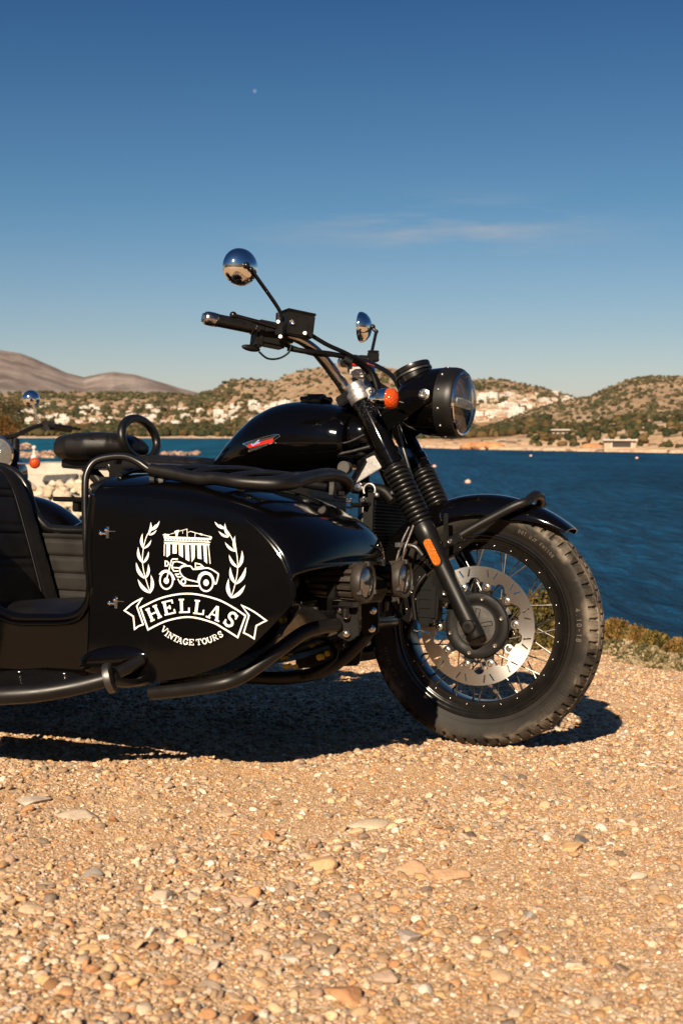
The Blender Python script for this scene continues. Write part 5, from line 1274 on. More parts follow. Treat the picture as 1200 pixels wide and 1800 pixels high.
# ================================================================== the sidecar
YO, YI, YM = -1.0, -.50, -.715          # outer panel, inner side, fullest line of the nose
A = [(-.592, .627), (-.50, .6255), (-.39, .619), (-.30, .609), (-.25, .599), (-.213, .586), (-.187, .570), (-.165, .552), (-.140, .528), (-.120, .505), (-.108, .485), (-.102, .474), (-.098, .466),
     (-.090, .457), (-.084, .448), (-.082, .436), (-.083, .424), (-.090, .410), (-.101, .396), (-.140, .355), (-.182, .315), (-.215, .290), (-.255, .268), (-.331, .240), (-.42, .223), (-.519, .2165), (-.592, .218)]
B = [(-.592, .690), (-.50, .6885), (-.39, .679), (-.295, .662), (-.235, .647), (-.185, .630), (-.145, .612), (-.110, .596), (-.080, .574), (-.060, .548), (-.051, .520), (-.050, .500), (-.057, .488),
     (-.135, .482), (-.158, .474), (-.158, .455), (-.148, .434), (-.140, .416), (-.136, .400), (-.160, .357), (-.188, .315), (-.215, .290), (-.255, .268), (-.331, .240), (-.42, .223), (-.519, .2165), (-.592, .218)]
C = [(x - (.030 if i < 13 else .0), z - (.0 if i > 12 else .004)) for i, (x, z) in enumerate(A)]
A, B, C = (np.array(q) for q in (A, B, C))
def dens(P, n=5):
    P = catmull(P, n); return P
Ad, Bd, Cd = dens(A), dens(B), dens(C)
half = len(Ad)
m = MB(); G = []
K = 30
nose_n = 12 * 5 + 3
w_nose = np.clip((nose_n - np.arange(half)) / 4.0, 0, 1)[:, None]
for k in range(K + 1):
    t = k / K; t = t ** 1.7                                   # finer near the outer ridge
    hn = (1 - (1 - t) ** 2.5) ** (1 / 1.75); hl = min(1, t * 2.2)
    h = w_nose * hn + (1 - w_nose) * hl
    P = Ad * (1 - h) + Bd * h
    # the very edge of the panel is rolled over a few millimetres
    G.append(np.stack([P[:, 0], np.full(half, YO + (YM - YO) * t), P[:, 1]], 1))
for k in range(1, K + 1):
    t = (1 - k / K); t = t ** 1.5
    hn = (1 - (1 - t) ** 3.2) ** (1 / 2.0); h = w_nose * hn + (1 - w_nose) * min(1, t * 2)
    P = Cd * (1 - h) + Bd * h
    G.append(np.stack([P[:, 0], np.full(half, YI + (YM - YI) * t), P[:, 1]], 1))
G = np.array(G); m.grid(G)
nv = G.shape[1]
body = None
m.f.append(tuple(range(nv))); m.m.append(0)                                   # outer flat panel
e0 = (G.shape[0] - 1) * nv; m.f.append(tuple(range(e0, e0 + nv))[::-1]); m.m.append(0)
r0 = [G[i, 0] for i in range(len(G))] + [G[i, -1] for i in range(len(G) - 1, -1, -1)]
m.add(r0, [tuple(range(len(r0)))])
body = m.build("sidecar_body", M['gloss'], rig, angle=48)
# rolled ridge between side panel and hood: a thin painted bead
m = MB(); rp_ = [np.array((x, YO - .0005, z)) for x, z in Ad[:57]]
m.tube(rp_[26:], .0032, 8); m.build("panel_bead", M['gloss'], body)

# tub round the passenger
def pxz(L, Y): return np.array([[px(x, y, Y)[0], px(x, y, Y)[2]] for x, y in L])
opening = catmull(pxz([(164, 869), (158, 920), (156, 980), (158, 1035), (150, 1066), (126, 1084), (72, 1087), (22, 1084), (-18, 1062), (-42, 1010), (-70, 930), (-110, 862), (-170, 832)], YO), 6)
rest = pxz([(-300, 838), (-410, 868), (-462, 950), (-470, 1050), (-430, 1140), (-300, 1160), (0, 1174), (100, 1188)], YO)
opening[0] = (-.594, .627)
poly = np.vstack([opening, catmull(rest, 5), [(-.594, .218)]])
def wall(poly, Y, th, name, mat, parent):
    mm = MB(); mm.prism(np.array([(x, Y, z) for x, z in poly]), (0, th, 0)); return mm.build(name, mat, parent, bevel=.002)
wall(poly, YO, .018, "outer_side_wall", M['gloss'], body)
m = MB(); m.tube([np.array((x, YO + .006, z)) for x, z in opening], .0115, 14); m.build("cockpit_rim", M['gloss'], body)
m = MB(); m.tube([np.array((x, YO - .004, z - .013)) for x, z in opening[14:56]], .0045, 10); m.build("cockpit_bead", M['gloss'], body)
itop = [(-.594, .665), (-.66, .640), (-.74, .585), (-.82, .555), (-.95, .548), (-1.08, .546), (-1.12, .556), (-1.16, .60), (-1.20, .68), (-1.30, .72), (-1.55, .71), (-1.72, .62), (-1.76, .45), (-1.70, .24), (-1.2, .225), (-.594, .225)]
ip = catmull(np.array(itop)[:13], 4)
wall(np.vstack([ip, itop[13:]]), -.475, .018, "inner_side_wall", M['gloss'], body)
m = MB(); m.tube([np.array((x, -.466, z)) for x, z in ip[:46]], .012, 12); m.build("inner_rim", M['satin'], body)
# quilted inner lining
m = MB(); G = []
zs = np.linspace(.26, .535, 60); xs_ = np.linspace(-1.16, -.62, 12)
for z in zs:
    g = .006 * math.exp(-(((z - .262) % .047 - .0235) / .004) ** 2) - .006
    G.append([(x, -.478 + g + .002, min(z, .535)) for x in xs_])
m.grid(np.array(G)); m.build("quilted_lining", M['vinyl'], body)
m = MB(); m.box((-1.17, -.74, .232), (1.15, .50, .012)); m.box((-1.74, -.74, .45), (.02, .50, .42)); m.build("cockpit_floor", M['deep'], body)
m = MB(); G = [[(x, y, z + .02 * (1 - ((y + .735) / .26) ** 2)) for y in np.linspace(-.995, -.477, 16)] for x, z in catmull([(-1.30, .715), (-1.45, .715), (-1.60, .69), (-1.72, .61), (-1.765, .48), (-1.75, .35), (-1.68, .24)], 5)]
m.grid(np.array(G)); m.build("rear_deck", M['gloss'], body)
# passenger seat
seat = empty("passenger_seat", (0, 0, 0), rig)
def bshape(u, v):
    """u -1..1 across, v 0..1 up, front face of the backrest"""
    zc = .33 + .405 * v; xc = -1.045 - .135 * v - .02 * v * v
    wid = .245 * (1 - max(0, (v - .70) / .30) ** 3.0 * .42)
    y = -.725 + wid * u
    bol = .030 * max(0, (abs(u) - .62) / .38) ** 1.2 * (1 - .5 * v)
    g = 0
    if abs(u) < .68:
        for q in (.28, .335, .50, .555, .74, .79): g += .0045 * math.exp(-((v - q) / .008) ** 2)
    g += .005 * math.exp(-((abs(u) - .70) / .016) ** 2)
    edge = .055 * max(0, (abs(u) - .86) / .14) ** 2 + .06 * max(0, (v - .90) / .10) ** 2
    return np.array((xc + bol - g - edge, y, zc))
U, V_ = np.linspace(-1, 1, 61), np.linspace(0, 1, 81)
Fr = np.array([[bshape(u, v) for u in U] for v in V_]); Bk = Fr.copy(); Bk[..., 0] = np.array([[-1.045 - .135 * v - .13 for u in U] for v in V_])
m = MB(); m.grid(Fr); m.grid(Bk, flip=True)
for a_, b_ in ((Fr[0], Bk[0]), (Fr[-1], Bk[-1]), (Fr[:, 0], Bk[:, 0]), (Fr[:, -1], Bk[:, -1])): m.grid(np.stack([a_, b_]))
m.build("backrest", M['leather'], seat, angle=60)
m = MB(); m.tube([bshape(.70, v) + X_ * .004 for v in np.linspace(.12, .84, 40)], .0014, 8); m.tube([bshape(-.70, v) + X_ * .004 for v in np.linspace(.12, .84, 40)], .0022, 8); m.build("seat_piping", M['deep'], seat)
m = MB(); cushion(m, stations([(-1.10, .25, .345, .195), (-1.0, .25, .362, .215), (-.85, .25, .378, .220), (-.74, .252, .380, .220), (-.69, .26, .368, .212), (-.675, .28, .340, .19)], 40), 72)
o = m.build("seat_cushion", M['seat_leather'], seat, angle=60); o.location = (0, -.725, 0)

# latches, emblem, blister
for (x, y) in ((188, 936), (203, 1059)):
    m = MB(); c = px(x, y, YO - .004)
    m.box(c + np.array([.004, 0, 0]), (.007, .007, .026)); m.cyl(c + np.array([-.012, -.004, -.002]), c + np.array([.002, -.004, -.002]), .0042, 12); m.box(c + np.array([.014, .001, .003]), (.018, .003, .002)); m.ball(c + np.array([-.012, -.003, -.002]), .0062, 12, 8)
    m.ball(c + np.array([.002, -.005, .006]), .005, 12, 8); m.build("latch", M['chrome'], body, bevel=.001)
c = px(206, 848, YO + .09); m = MB(); c = np.array([-.575, -.925, .648]); m.box(c, (.016, .022, .010)); m.box(c + Z_ * .010, (.010, .030, .006)); m.cyl(c + Z_ * .012, c + Z_ * .026, .004); m.build("catch", M['bolt'], body, bevel=.001)
m = MB(); c = px(215, 1162, YO); q = np.array([[math.cos(.16), 0, math.sin(.16)], [0, 1, 0], [-math.sin(.16), 0, math.cos(.16)]])
m.ball(c + X_ * -.025 + Y_ * .012, (.100, .027, .036), 40, 24, q); m.build("axle_blister", M['gloss'], body)
# emblem: white vinyl on the side panel
def emb(x, y, off): p = px(180 + x / 3.529, 880 + y / 3.529, YO); return np.array([p[0], YO - .0012 - off, p[2]])
def emb_t(x, y, off): return emb((270 + x / 9.231 - 180) * 3.529, (920 + y / 9.231 - 880) * 3.529, off)
def emb2(x, y, off): return emb((210 + x / 8.571 - 180) * 3.529, (1030 + y / 8.571 - 880) * 3.529, off)
D = Decal(emb, .00003)
def leaf(D, b, t, w=.185):
    b, t = np.array(b, float), np.array(t, float); d = t - b; L = np.linalg.norm(d); n_ = np.array([-d[1], d[0]]) / L
    side = 1 if n_[0] * (t[0] - b[0]) + 0 > 0 else -1
    c = L * w; top, bot = [], []
    for q in np.linspace(0, 1, 9):
        ctr = b + d * q + n_ * side * L * .10 * math.sin(PI * q) ; wd = c / 2 * math.sin(PI * min(1, q ** .8)) ** .9
        top.append(ctr + n_ * wd); bot.append(ctr - n_ * wd)
    P = top + bot[-2:0:-1]
    cen = np.mean(P, 0); V = np.vstack([top, bot]); n = 9
    D.put(V, [(i, i + 1, n + i + 1, n + i) for i in range(n - 1)])
for stem, lv in (([(300, 572), (282, 520), (262, 450), (252, 390), (253, 330), (262, 270), (280, 215), (305, 180), (335, 150)], (((300, 575), (222, 487)), ((300, 575), (303, 460)), ((266, 485), (212, 383)), ((270, 485), (288, 393)), ((251, 387), (225, 288)), ((254, 389), (290, 315)), ((256, 298), (253, 203)), ((260, 298), (307, 243)), ((285, 214), (303, 133)), ((291, 215), (340, 181)), ((306, 186), (358, 125)))), ([(800, 602), (818, 545), (832, 490), (841, 420), (838, 350), (825, 285), (800, 225), (770, 180), (730, 150)], (((800, 605), (785, 483)), ((800, 605), (888, 523)), ((828, 518), (795, 412)), ((831, 520), (892, 412)), ((841, 416), (787, 335)), ((844, 418), (868, 310)), ((830, 316), (762, 257)), ((834, 318), (825, 218)), ((785, 228), (722, 188)), ((789, 226), (762, 140)), ((763, 176), (697, 130))))):
    D = Decal(emb, .00003); D.line(catmull(stem, 4), 5)
    for b, t in lv: leaf(D, b, t)
    D.m.build("laurel_branch", M['white'], body, smooth=False)
D = Decal(emb, .00003)
D.line(catmull([(238, 664), (380, 600), (540, 577), (700, 608), (800, 655), (890, 714)], 8).tolist() + [(841, 848)] + catmull([(841, 848), (760, 797), (680, 754), (540, 722), (400, 746), (286, 800)], 8)[1:].tolist(), 10, True)
D.line(catmull([(248, 606), (190, 638), (140, 682)], 4).tolist() + [(195, 718), (203, 797), (228, 778), (256, 768), (216, 655)], 9, True)
D.line([(866, 650)] + catmull([(866, 650), (940, 688), (1018, 744)], 4)[1:].tolist() + [(956, 776), (943, 856), (910, 835), (878, 820), (911, 712)], 9, True)
D.m.build("banner_emblem", M['white'], body, smooth=False)
D = Decal(emb2, .00003)
o3 = 130 * 8.571
for ch, x, y, w, h, r in (('H', 522, 410, 200, 208, -24), ('E', 745, 325, 182, 212, -13), ('L', 980, 300, 172, 212, -2), ('L', o3 + 92, 322, 172, 212, 7), ('A', o3 + 333, 403, 205, 222, 21), ('S', o3 + 570, 505, 178, 232, 31)): D.glyph(ch, x, y, w, h, r, 42 if ch != 'S' else 36, 23)
for ch, x, y, w, h, r in (('V', 684, 658, 88, 92, 38), ('I', 726, 715, 60, 92, 34), ('N', 785, 752, 88, 92, 29), ('T', 858, 790, 82, 92, 25), ('A', 922, 818, 88, 92, 19), ('G', 1008, 838, 80, 92, 10), ('E', 1094, 846, 82, 92, 2),
                          ('T', o3 + 92, 843, 82, 92, -6), ('O', o3 + 178, 830, 82, 92, -13), ('U', o3 + 256, 810, 84, 92, -18), ('R', o3 + 338, 774, 84, 92, -23), ('S', o3 + 418, 728, 74, 92, -30)): D.glyph(ch, x, y, w, h, r, 15, 9)
D.m.build("panel_lettering", M['white'], body, smooth=False)
D = Decal(emb_t, .00003)
sl = lambda x: 30 * (x - 150) / 800      # the temple's beams run slightly downhill
D.poly([(150, 188), (190, 168), (240, 178), (282, 176), (236, 206), (228, 214)]); D.put([(168, 208), (228, 210), (930, 238), (945, 240), (180, 250), (935, 268)], [(0, 3, 5, 4)])
D.poly([(905, 238), (925, 205), (955, 222), (940, 262)])
for k in range(15):
    x = 185 + k * 49; D.put([(x, 250 + sl(x)), (x + 30, 251 + sl(x)), (x + 30, 272 + sl(x)), (x, 271 + sl(x))], [(0, 1, 2, 3)])
D.put([(180, 274), (930, 300), (928, 312), (182, 286)], [(0, 1, 2, 3)])
D.put([(178, 302), (918, 330), (912, 356), (186, 334)], [(0, 1, 2, 3)])
for P, w in (([(285, 172), (370, 148), (430, 124), (548, 93)], 8), ([(550, 88), (556, 232)], 10), ([(600, 128), (640, 138), (680, 152), (780, 178), (930, 216)], 10), ([(683, 152), (678, 238)], 9), ([(480, 120), (482, 165)], 6), ([(565, 150), (600, 130)], 7), ([(700, 248), (870, 254)], 8), ([(760, 170), (800, 185)], 26)): D.line(P, w)
D.poly([(345, 128), (420, 105), (412, 150), (398, 195), (392, 226), (368, 226), (366, 185), (358, 150)])
for P in ([(215, 305), (278, 308), (276, 505), (232, 545), (216, 538)], [(318, 312), (384, 314), (384, 490), (318, 488)], [(418, 320), (484, 322), (488, 556), (422, 512)], [(520, 322), (582, 324), (592, 615), (530, 585)], [(614, 326), (682, 328), (676, 560), (628, 630)], [(716, 330), (776, 332), (786, 582), (724, 566)], [(812, 336), (866, 338), (880, 655), (832, 612)],
          [(180, 336), (192, 336), (188, 528), (176, 525)], [(893, 350), (906, 350), (935, 655), (920, 655)]): D.poly(P)
el = lambda cx, cy, rx, ry, n=36: arc(cx, cy, rx, ry, 0, 360 - 360 / n, n)
D.line(el(218, 925, 104, 140), 24, True); D.ell(218, 930, 42, 50); D.line(el(862, 958, 112, 142), 26, True); D.ell(862, 962, 44, 52)
for P, cl in (([(225, 900), (300, 602), (318, 578), (405, 578)], 0), (catmull([(105, 832), (150, 785), (210, 764), (270, 785), (322, 845), (352, 918)], 4), 0), ([(202, 612), (202, 690), (235, 688), (256, 652), (235, 618)], 1),
              ([(332, 628), (306, 714), (432, 724), (468, 692), (532, 668), (455, 634), (390, 617)], 1), ([(306, 716), (338, 772), (415, 772)], 0), ([(430, 822), (370, 825), (396, 865), (460, 868)], 0), ([(405, 900), (440, 965), (490, 1010), (742, 1015)], 0),
              (el(497, 943, 34, 40, 20), 1), (catmull([(725, 950), (640, 930), (560, 908), (480, 855), (436, 775), (455, 720), (520, 694), (608, 694), (640, 730), (668, 745), (780, 736), (902, 726), (1044, 806), (1058, 850), (1028, 970), (998, 970), (975, 880), (925, 815), (862, 792), (800, 802), (748, 850)], 3), 1),
              ([(692, 645), (692, 714), (815, 702), (770, 664)], 1)): D.line(P, 21 if len(P) > 12 else 19, bool(cl))
D.m.build("pictogram_emblem", M['white'], body, smooth=False)

# ---------------------------------------------------------------- rack of tubes on the hood
rack = empty("luggage_rack", (0, 0, 0), rig)
m = MB(); m.tube(catmull(pxs([(155, 1010, -.985), (151, 930, -.985), (150, 860, -.98), (153, 832, -.975), (166, 812, -.965), (190, 804, -.955), (220, 803, -.945), (243, 812, -.94), (264, 826, -.935), (285, 831, -.93)]), 7), [.0085, .0085, .0085, .009], 16); m.build("hoop_rail", M['satin'], rack)
m = MB()
near = [px(266, 826, -.935), px(300, 832, -.935), px(350, 842, -.935), (-.32, -.935, .671), (-.25, -.935, .663), px(500, 851, -.90), px(540, 840, -.80), px(575, 834, -.70), px(600, 839, -.62), px(611, 853, -.56), px(600, 862, -.52)]
m.tube(catmull(near, 7), .0150, 18)
far = [px(611, 853, -.56), px(590, 858, -.53), px(520, 846, -.52), (-.45, -.53, .705), (-.60, -.54, .715), px(262, 818, -.56)]
m.tube(catmull(far, 7), .0125, 14); m.build("side_rail", M['powder'], rack)
for k, X in enumerate((-.575, -.485, -.395, -.305, -.225)):
    m = MB(); dz_ = -.018 * max(0, (X + .40) / .17) - .004
    m.tube(catmull([(X, -.930, .676 + dz_ * .3), (X, -.86, .697 + dz_), (X, -.74, .709 + dz_), (X, -.62, .712 + dz_), (X, -.535, .708 + dz_)], 6), .0075, 12, squash=1.0); m.build("rack_slat", M['powder'], rack)
for (x, y, Y) in ((437, 872, -.90), (598, 868, -.60), (283, 846, -.93)):
    m = MB(); c = px(x, y, Y); m.cyl(c - Z_ * .012, c - Z_ * .004, .017); m.cyl(c - Z_ * .004, c + Z_ * .006, .010, 6, .05); m.box(c + np.array([-.02, 0, .012]), (.012, .016, .030)); m.build("rack_mount", M['dark_alu'], rack, bevel=.001)
# ---------------------------------------------------------------- crash tubes, step, lamps
m = MB(); P = catmull(pxs([(266, 1218, -.97), (330, 1211, -.97), (392, 1201, -.96), (432, 1185, -.93), (482, 1149, -.90), (532, 1113, -.85), (566, 1102, -.80), (594, 1098, -.765)]), 8)
m.tube(P, .0158, 22); cb = m.build("crash_bar", M['powder'], rig)
m = MB(); m.tube(catmull(pxs([(430, 1190, -.52), (500, 1192, -.50), (560, 1182, -.47), (600, 1160, -.44), (634, 1128, -.42), (650, 1105, -.41)]), 6), .0165, 16); m.tube(catmull(pxs([(330, 1205, -.6), (430, 1190, -.52)]), 3), .0165, 12); m.build("crash_bar", M['powder'], rig)
m = MB(); m.tube(catmull(pxs([(-220, 1226, -1.20), (-100, 1228, -1.19), (0, 1223, -1.165), (70, 1218, -1.135), (135, 1207, -1.10), (190, 1193, -1.07)]), 8), [.0205, .0205, .0200, .0190, .0172], 22); st_ = m.build("step_tube", M['powder'], rig)
m = MB(); a, b = px(182, 1195, -1.072), px(204, 1189, -1.062); m.lathe([(.0255, -.009), (.0325, -.007), (.0335, .0), (.0325, .007), (.0255, .009)], (a + b) / 2, b - a, 36, cap=(True, True)); m.build("tube_clamp", M['dark_alu'], rig)
m = MB(); m.tube(pxs([(196, 1194, -1.06), (222, 1199, -1.02), (250, 1196, -.97), (262, 1192, -.93)]), [.016, .013, .013, .013], 16); m.tube(pxs([(206, 1184, -1.05), (250, 1160, -1.0)]), .014, 14); m.build("tube_stub", M['satin'], rig)
m = MB(); m.tube(catmull(pxs([(-150, 1245, -1.12), (0, 1232, -1.08), (60, 1228, -1.05), (90, 1215, -1.0)]), 6), .010, 12); m.box(px(50, 1226, -1.06), (.03, .04, .025)); m.tube([(-1.36, -1.2, .312), (-1.36, -.5, .26)], .022, 12); m.tube([(-.95, -1.05, .20), (-.95, -.1, .22)], .017, 12); m.tube([(-.42, -.95, .205), (-.42, -.12, .26)], .017, 12); m.tube([(-.45, -.52, .20), (-1.6, -.52, .22)], .017, 12); m.build_each("chassis_tube", M['satin'], rig)
m = MB(); pl = pxs([(-140, 1183, -1.03), (0, 1180, -1.03), (60, 1176, -1.025), (125, 1181, -1.03), (155, 1190, -1.05), (60, 1210, -1.12), (-140, 1216, -1.17)]); m.prism(pl, (0, 0, -.006)); m.build("step_plate", M['satin'], rig, bevel=.001)
for q in ((35, 1181, -1.045), (114, 1184, -1.045)):
    m = MB(); m.ball(px(*q), (.006, .006, .0035), 14, 8); m.build("bolt", M['bolt'], rig)
def aux_lamp(c, R, ax):
    ax = norm(ax); L = empty("auxiliary_lamp", (0, 0, 0), rig)
    m = MB(); x, y, z = frame_of(ax, Z_); n = 14 * 8; G = []
    for h, r, fin in ((-.150, .018, 0), (-.146, .029, 0), (-.140, .0335, .2), (-.132, .0355, 1), (-.085, .0405, 1), (-.022, .0455, 1), (-.017, .0450, .3), (-.015, .040, 0), (-.012, .040, 0)):
        row = []
        for k in range(n):
            a = 2 * PI * k / n; f = (k % 8) in (0, 1, 2)
            rr_ = (r - (.0105 * fin if f else 0)) * R / .047; row.append(c + z * h * R / .047 + rr_ * (math.cos(a) * x + math.sin(a) * y))
        G.append(row)
    m.grid(np.array(G), cv=True); b0 = m.n - n * 9; m.f.append(tuple(range(b0, b0 + n))); m.m.append(0)
    m.build("lamp_housing", M['lamp_body'], L, angle=25)
    k = R / .047
    m = MB(); m.lathe([(r * k, h * k) for r, h in ((.0415, -.016), (.0455, -.014), (.0470, -.009), (.0474, .004), (.0455, .008), (.0390, .0085), (.0375, .004), (.036, -.004))], c, ax, 56); m.build("lamp_ring", M['lamp_body'], L)
    m = MB(); m.lathe([(r * k, h * k) for r, h in ((.0375, -.002), (.028, -.012), (.014, -.020), (.0005, -.022))], c, ax, 40); m.build("lamp_reflector", M['aux_reflector'], L)
    m = MB(); m.lathe([(r * k, h * k) for r, h in ((.0378, .003), (.030, .0075), (.016, .0105), (.0005, .0115), (.0005, .0100), (.016, .009), (.030, .006), (.0375, .0015))], c, ax, 44); m.build("lamp_glass", M['glass'], L)
    m = MB()
    for a in (90, 210, 330):
        p = c + ax * .006 * k + .0435 * k * (math.cos(rad(a)) * x + math.sin(rad(a)) * y); m.box(p, (.010, .008, .010))
    m.build_each("ring_lug", M['dark_alu'], L)
    return L
la = (.997, -.04, .02)
c1, c2 = px(641, 1024, -.78), px(708, 1018, -.46)
aux_lamp(c1, .0448, la); aux_lamp(c2, .0462, la)
for c, s_ in ((c1, 1), (c2, 1)):
    m = MB(); b = c - X_ * .045 - Z_ * .05
    m.box(b, (.05, .035, .012)); m.box(b + np.array([-.015, 0, .03]), (.020, .100, .035)); m.tube([b, b - Z_ * .03], .009, 12); lb = m.build("lamp_foot", M['satin'], rig, bevel=.002)
for P in ([(590, 1066), (628, 1064), (630, 1116), (612, 1128), (592, 1118)], [(634, 1062), (664, 1058), (664, 1110), (648, 1121), (635, 1114)]):
    Y = -.762 if P[0][0] < 600 else -.60
    m = MB(); m.prism(pxs([(x, y, Y) for x, y in P]), Y_ * .008); m.build("mount_plate", M['matte'], rig, bevel=.0015)
m = MB()
for q in ((598, 1071, -.769), (608, 1081, -.769), (608, 1113, -.769), (655, 1073, -.607), (653, 1105, -.607)):
    c = px(*q); m.lathe([(.0085, -.004), (.0085, .005), (.006, .007), (.0045, .012), (.0005, .013)], c, norm((.5, -.85, 0)), 16, cap=(True, False))
m.build_each("mount_bolt", M['bolt'], rig)
m = MB(); m.tube(pxs([(505, 1008, -.88), (500, 1040, -.86), (520, 1060, -.80), (560, 1040, -.70)]), .012, 12); m.ball(px(512, 1020, -.87), (.02, .02, .022), 20, 12); m.box(px(545, 1052, -.74), (.10, .03, .05)); m.tube(catmull(pxs([(600, 1075, -.6), (585, 1065, -.62), (572, 1050, -.64), (575, 1020, -.65)]), 5), .005, 8); m.tube(catmull(pxs([(530, 1190, -.55), (560, 1180, -.57), (590, 1155, -.55), (580, 1130, -.52)]), 5), .006, 8); m.build_each("lamp_cable", M['deep'], rig)
m = MB()
for q, s_ in (((505, 1171, -.56), (.020, .014, .011)), ((519, 1172, -.57), (.010, .014, .011)), ((563, 1155, -.56), (.016, .016, .014)), ((575, 1149, -.55), (.010, .014, .013))): m.box(px(*q), s_, np.array([[.95, 0, .3], [0, 1, 0], [-.3, 0, .95]]))
m.build_each("cable_plug", M['yellow'], rig, bevel=.002)
m = MB(); m.box((-.26, -.40, .30), (.12, .18, .05)); m.box((-.23, -.32, .36), (.05, .24, .05)); m.tube([(-.2, -.5, .335), (-.22, -.12, .33)], .018, 14); m.prism(np.array([(-.42, -.30, .20), (-.24, -.30, .22), (-.215, -.30, .36), (-.235, -.30, .50), (-.44, -.30, .50)]), Y_ * .012); m.prism(np.array([(-.30, -.52, .30), (-.17, -.52, .32), (-.16, -.52, .40), (-.30, -.52, .42)]), Y_ * .03); m.build("sidecar_strut", M['satin'], rig, bevel=.004)
# ================================================================== second motorcycle, parked behind at the left
b2 = empty("parked_motorcycle", (0, 0, 0)); tag(b2, "second dark motorcycle parked behind the passenger seat at the left edge", "motorcycle")
p2 = np.array([(-14 - 600) / FPX * 7.2 + cam.location.x, 7.2 + cam.location.y, 0]); gz2 = CAM_H - (803 - 762) / FPX * 7.2 - .95
b2.location = (p2[0], p2[1] + .1, float(ground_z(p2[0], p2[1] + .1, False)) - .01); ZO = gz2 - float(ground_z(p2[0], p2[1] + .1, False)); print('ZO', ZO); b2.rotation_euler = (0, 0, rad(-80))
dz = max(ZO, 0)
def L2(x, y, z): return np.array((x, y, z + dz if z > .5 else z + dz * (z / .5)))
def wheel2(x):
    w = empty("wheel", (x, 0, .33), b2)
    m = MB(); m.lathe([(.26, -.045), (.30, -.05), (.325, -.03), (.33, 0), (.325, .03), (.30, .05), (.26, .045), (.255, 0), (.26, -.045)], (0, 0, 0), (0, 1, 0), 56); m.build("tyre", M['rubber'], w)
    m = MB(); m.lathe([(.258, -.04), (.235, -.03), (.235, .03), (.258, .04)], (0, 0, 0), (0, 1, 0), 56); m.lathe([(.03, -.06), (.06, -.04), (.06, .04), (.03, .06)], (0, 0, 0), (0, 1, 0), 24)
    for k in range(18): a = 2 * PI * k / 18; m.tube([(.05 * math.cos(a), .02, .05 * math.sin(a)), (.24 * math.cos(a + .2), 0, .24 * math.sin(a + .2))], .0025, 6)
    m.build("rim", M['rim'], w)
wheel2(.36); wheel2(-1.08)
for s in (-1, 1):
    m = MB(); m.tube([(.36, s * .10, .33), L2(-.02, s * .10, 1.02)], [.026, .024, .024], 16); m.build("fork_leg", M['satin'], b2)
m = MB(); m.lathe([(.094, 0), (.100, -.01), (.099, -.05), (.085, -.11), (.05, -.15), (.001, -.16)], L2(.16, 0, .95), (1, 0, 0), 48); m.build("headlamp", M['gloss'], b2)
m = MB(); m.lathe([(.100, 0), (.100, .010), (.092, .014), (.090, .0)], L2(.16, 0, .95), (1, 0, 0), 48); m.build("lamp_rim", M['chrome'], b2)
m = MB(); x, y, z = frame_of((1, 0, 0)); G = []
for r, h in ((.090, .004), (.075, .014), (.05, .022), (.025, .026), (.001, .027)): G.append([L2(.16, 0, .95) + z * (h + .0015 * ((k // 2) % 2)) + r * (math.cos(a) * x + math.sin(a) * y) for k, a in enumerate(np.linspace(0, 2 * PI, 48, endpoint=False))])
m.grid(np.array(G), cv=True); m.build("lamp_lens", plain('fluted_lens', (.34, .34, .32), .16, metal=.7, bump=(60, .6, .004)), b2)
m = MB(); m.tube(catmull([L2(-.20, -.38, 1.08), L2(-.08, -.23, 1.10), L2(.0, -.08, 1.04), L2(.0, .08, 1.04), L2(-.08, .23, 1.10), L2(-.20, .38, 1.08)], 7), .0125, 14); bar2 = m.build("handlebar", M['satin'], b2)
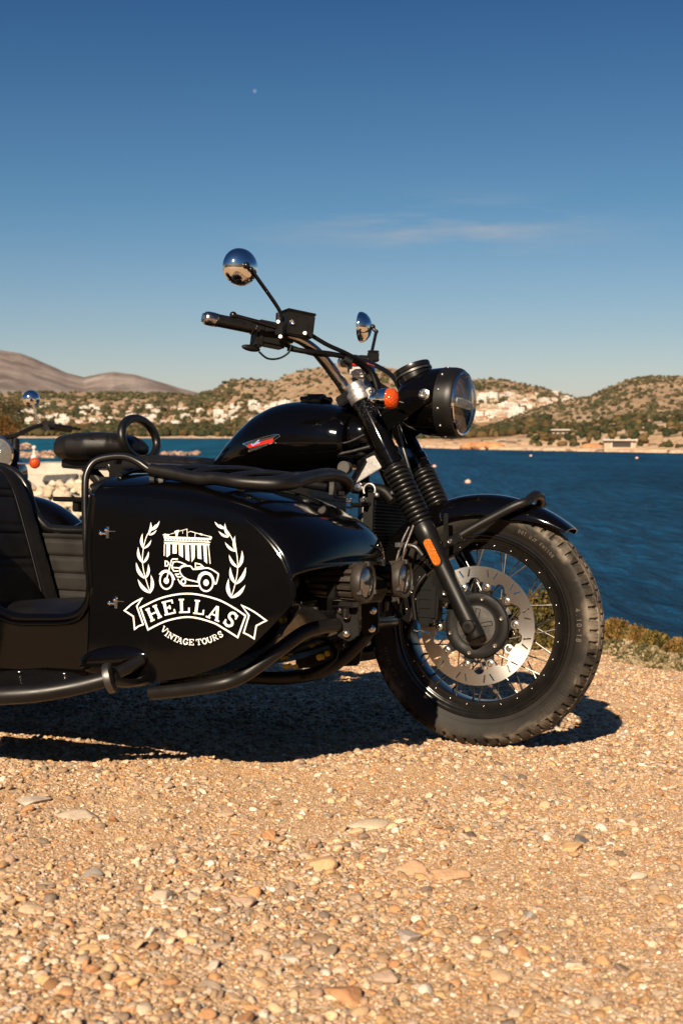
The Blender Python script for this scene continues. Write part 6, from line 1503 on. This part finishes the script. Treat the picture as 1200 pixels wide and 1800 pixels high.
for s in (-1, 1):
    m = MB(); a, b = L2(-.13, s * .28, 1.095), L2(-.20, s * .39, 1.08); m.cyl(a, b, .019); m.box(L2(-.10, s * .27, 1.10), (.05, .07, .05)); m.tube([L2(-.05, s * .27, 1.10), L2(-.06, s * .34, 1.09), L2(-.13, s * .44, 1.08)], .008, 10); m.build("hand_grip", M['rubber'], bar2)
    m = MB(); m.tube([L2(-.09, s * .22, 1.10), L2(-.08, s * .20, 1.18), L2(-.07, s * .19, 1.225)], .006, 10); mr = m.build("mirror_stem", M['chrome'], b2)
    m = MB(); m.lathe([(.046, -.01), (.047, 0), (.040, .014), (.022, .026), (.001, .030)], L2(-.09, s * .182, 1.245), norm((.95, s * .2, .1)), 36, cap=(True, False)); m.build("mirror_shell", M['chrome'], mr)
    m = MB(); c = L2(.10, s * .205, .90); m.lathe([(.029, 0), (.027, -.02), (.012, -.05), (.001, -.055)], c, (1, 0, 0), 28); m.tube([c - X_ * .02, c - X_ * .02 - Y_ * s * .09], .008, 10); iN = m.build("turn_indicator", M['chrome'], b2)
    m = MB(); m.lathe([(.0288, 0), (.027, .014), (.018, .024), (.001, .028)], c, (1, 0, 0), 28); m.build("indicator_lens", M['amber_red'], iN)
m = MB(); cushion(m, [(-.68, .72 + dz, .78 + dz, .07), (-.6, .70 + dz, .86 + dz, .11), (-.4, .70 + dz, .93 + dz, .145), (-.2, .72 + dz, .94 + dz, .15), (-.06, .76 + dz, .90 + dz, .10)]).build("fuel_tank", M['tank_paint'], b2, angle=60)
m = MB(); cushion(m, [(-1.25, .70 + dz, .76 + dz, .08), (-1.1, .68 + dz, .79 + dz, .13), (-.8, .67 + dz, .77 + dz, .12), (-.64, .69 + dz, .75 + dz, .09)]).build("seat", M['leather'], b2, angle=60)
m = MB(); m.box((-.45, 0, .46), (.42, .30, .34)); m.tube([(-.1, 0, .95 + dz), (-.2, 0, .5), (-.3, 0, .28), (-.7, 0, .28)], .02, 12); m.tube([(-.15, 0, .85 + dz), (-.8, 0, .66 + dz), (-1.1, 0, .64 + dz)], .02, 12); m.tube([(-.6, .12, .35), (-1.08, .12, .33)], .022, 12); m.tube([(-.6, -.12, .35), (-1.08, -.12, .33)], .022, 12); m.tube([(-.85, .13, .66 + dz), (-1.05, .13, .34)], .025, 12); m.tube([(-.85, -.13, .66 + dz), (-1.05, -.13, .34)], .025, 12); m.build("engine", M['satin'], b2, bevel=.006)
m = MB(); U = np.linspace(-1, 1, 13); m.grid(np.array([[(.36 + (.36 - .03 * u * u) * math.cos(a), .065 * u, .33 + (.36 - .03 * u * u) * math.sin(a)) for u in U] for a in np.linspace(rad(40), rad(170), 24)])); m.grid(np.array([[(-1.08 + (.36 - .03 * u * u) * math.cos(a), .075 * u, .33 + (.36 - .03 * u * u) * math.sin(a)) for u in U] for a in np.linspace(rad(20), rad(170), 24)])); m.build("mudguards", M['gloss'], b2)
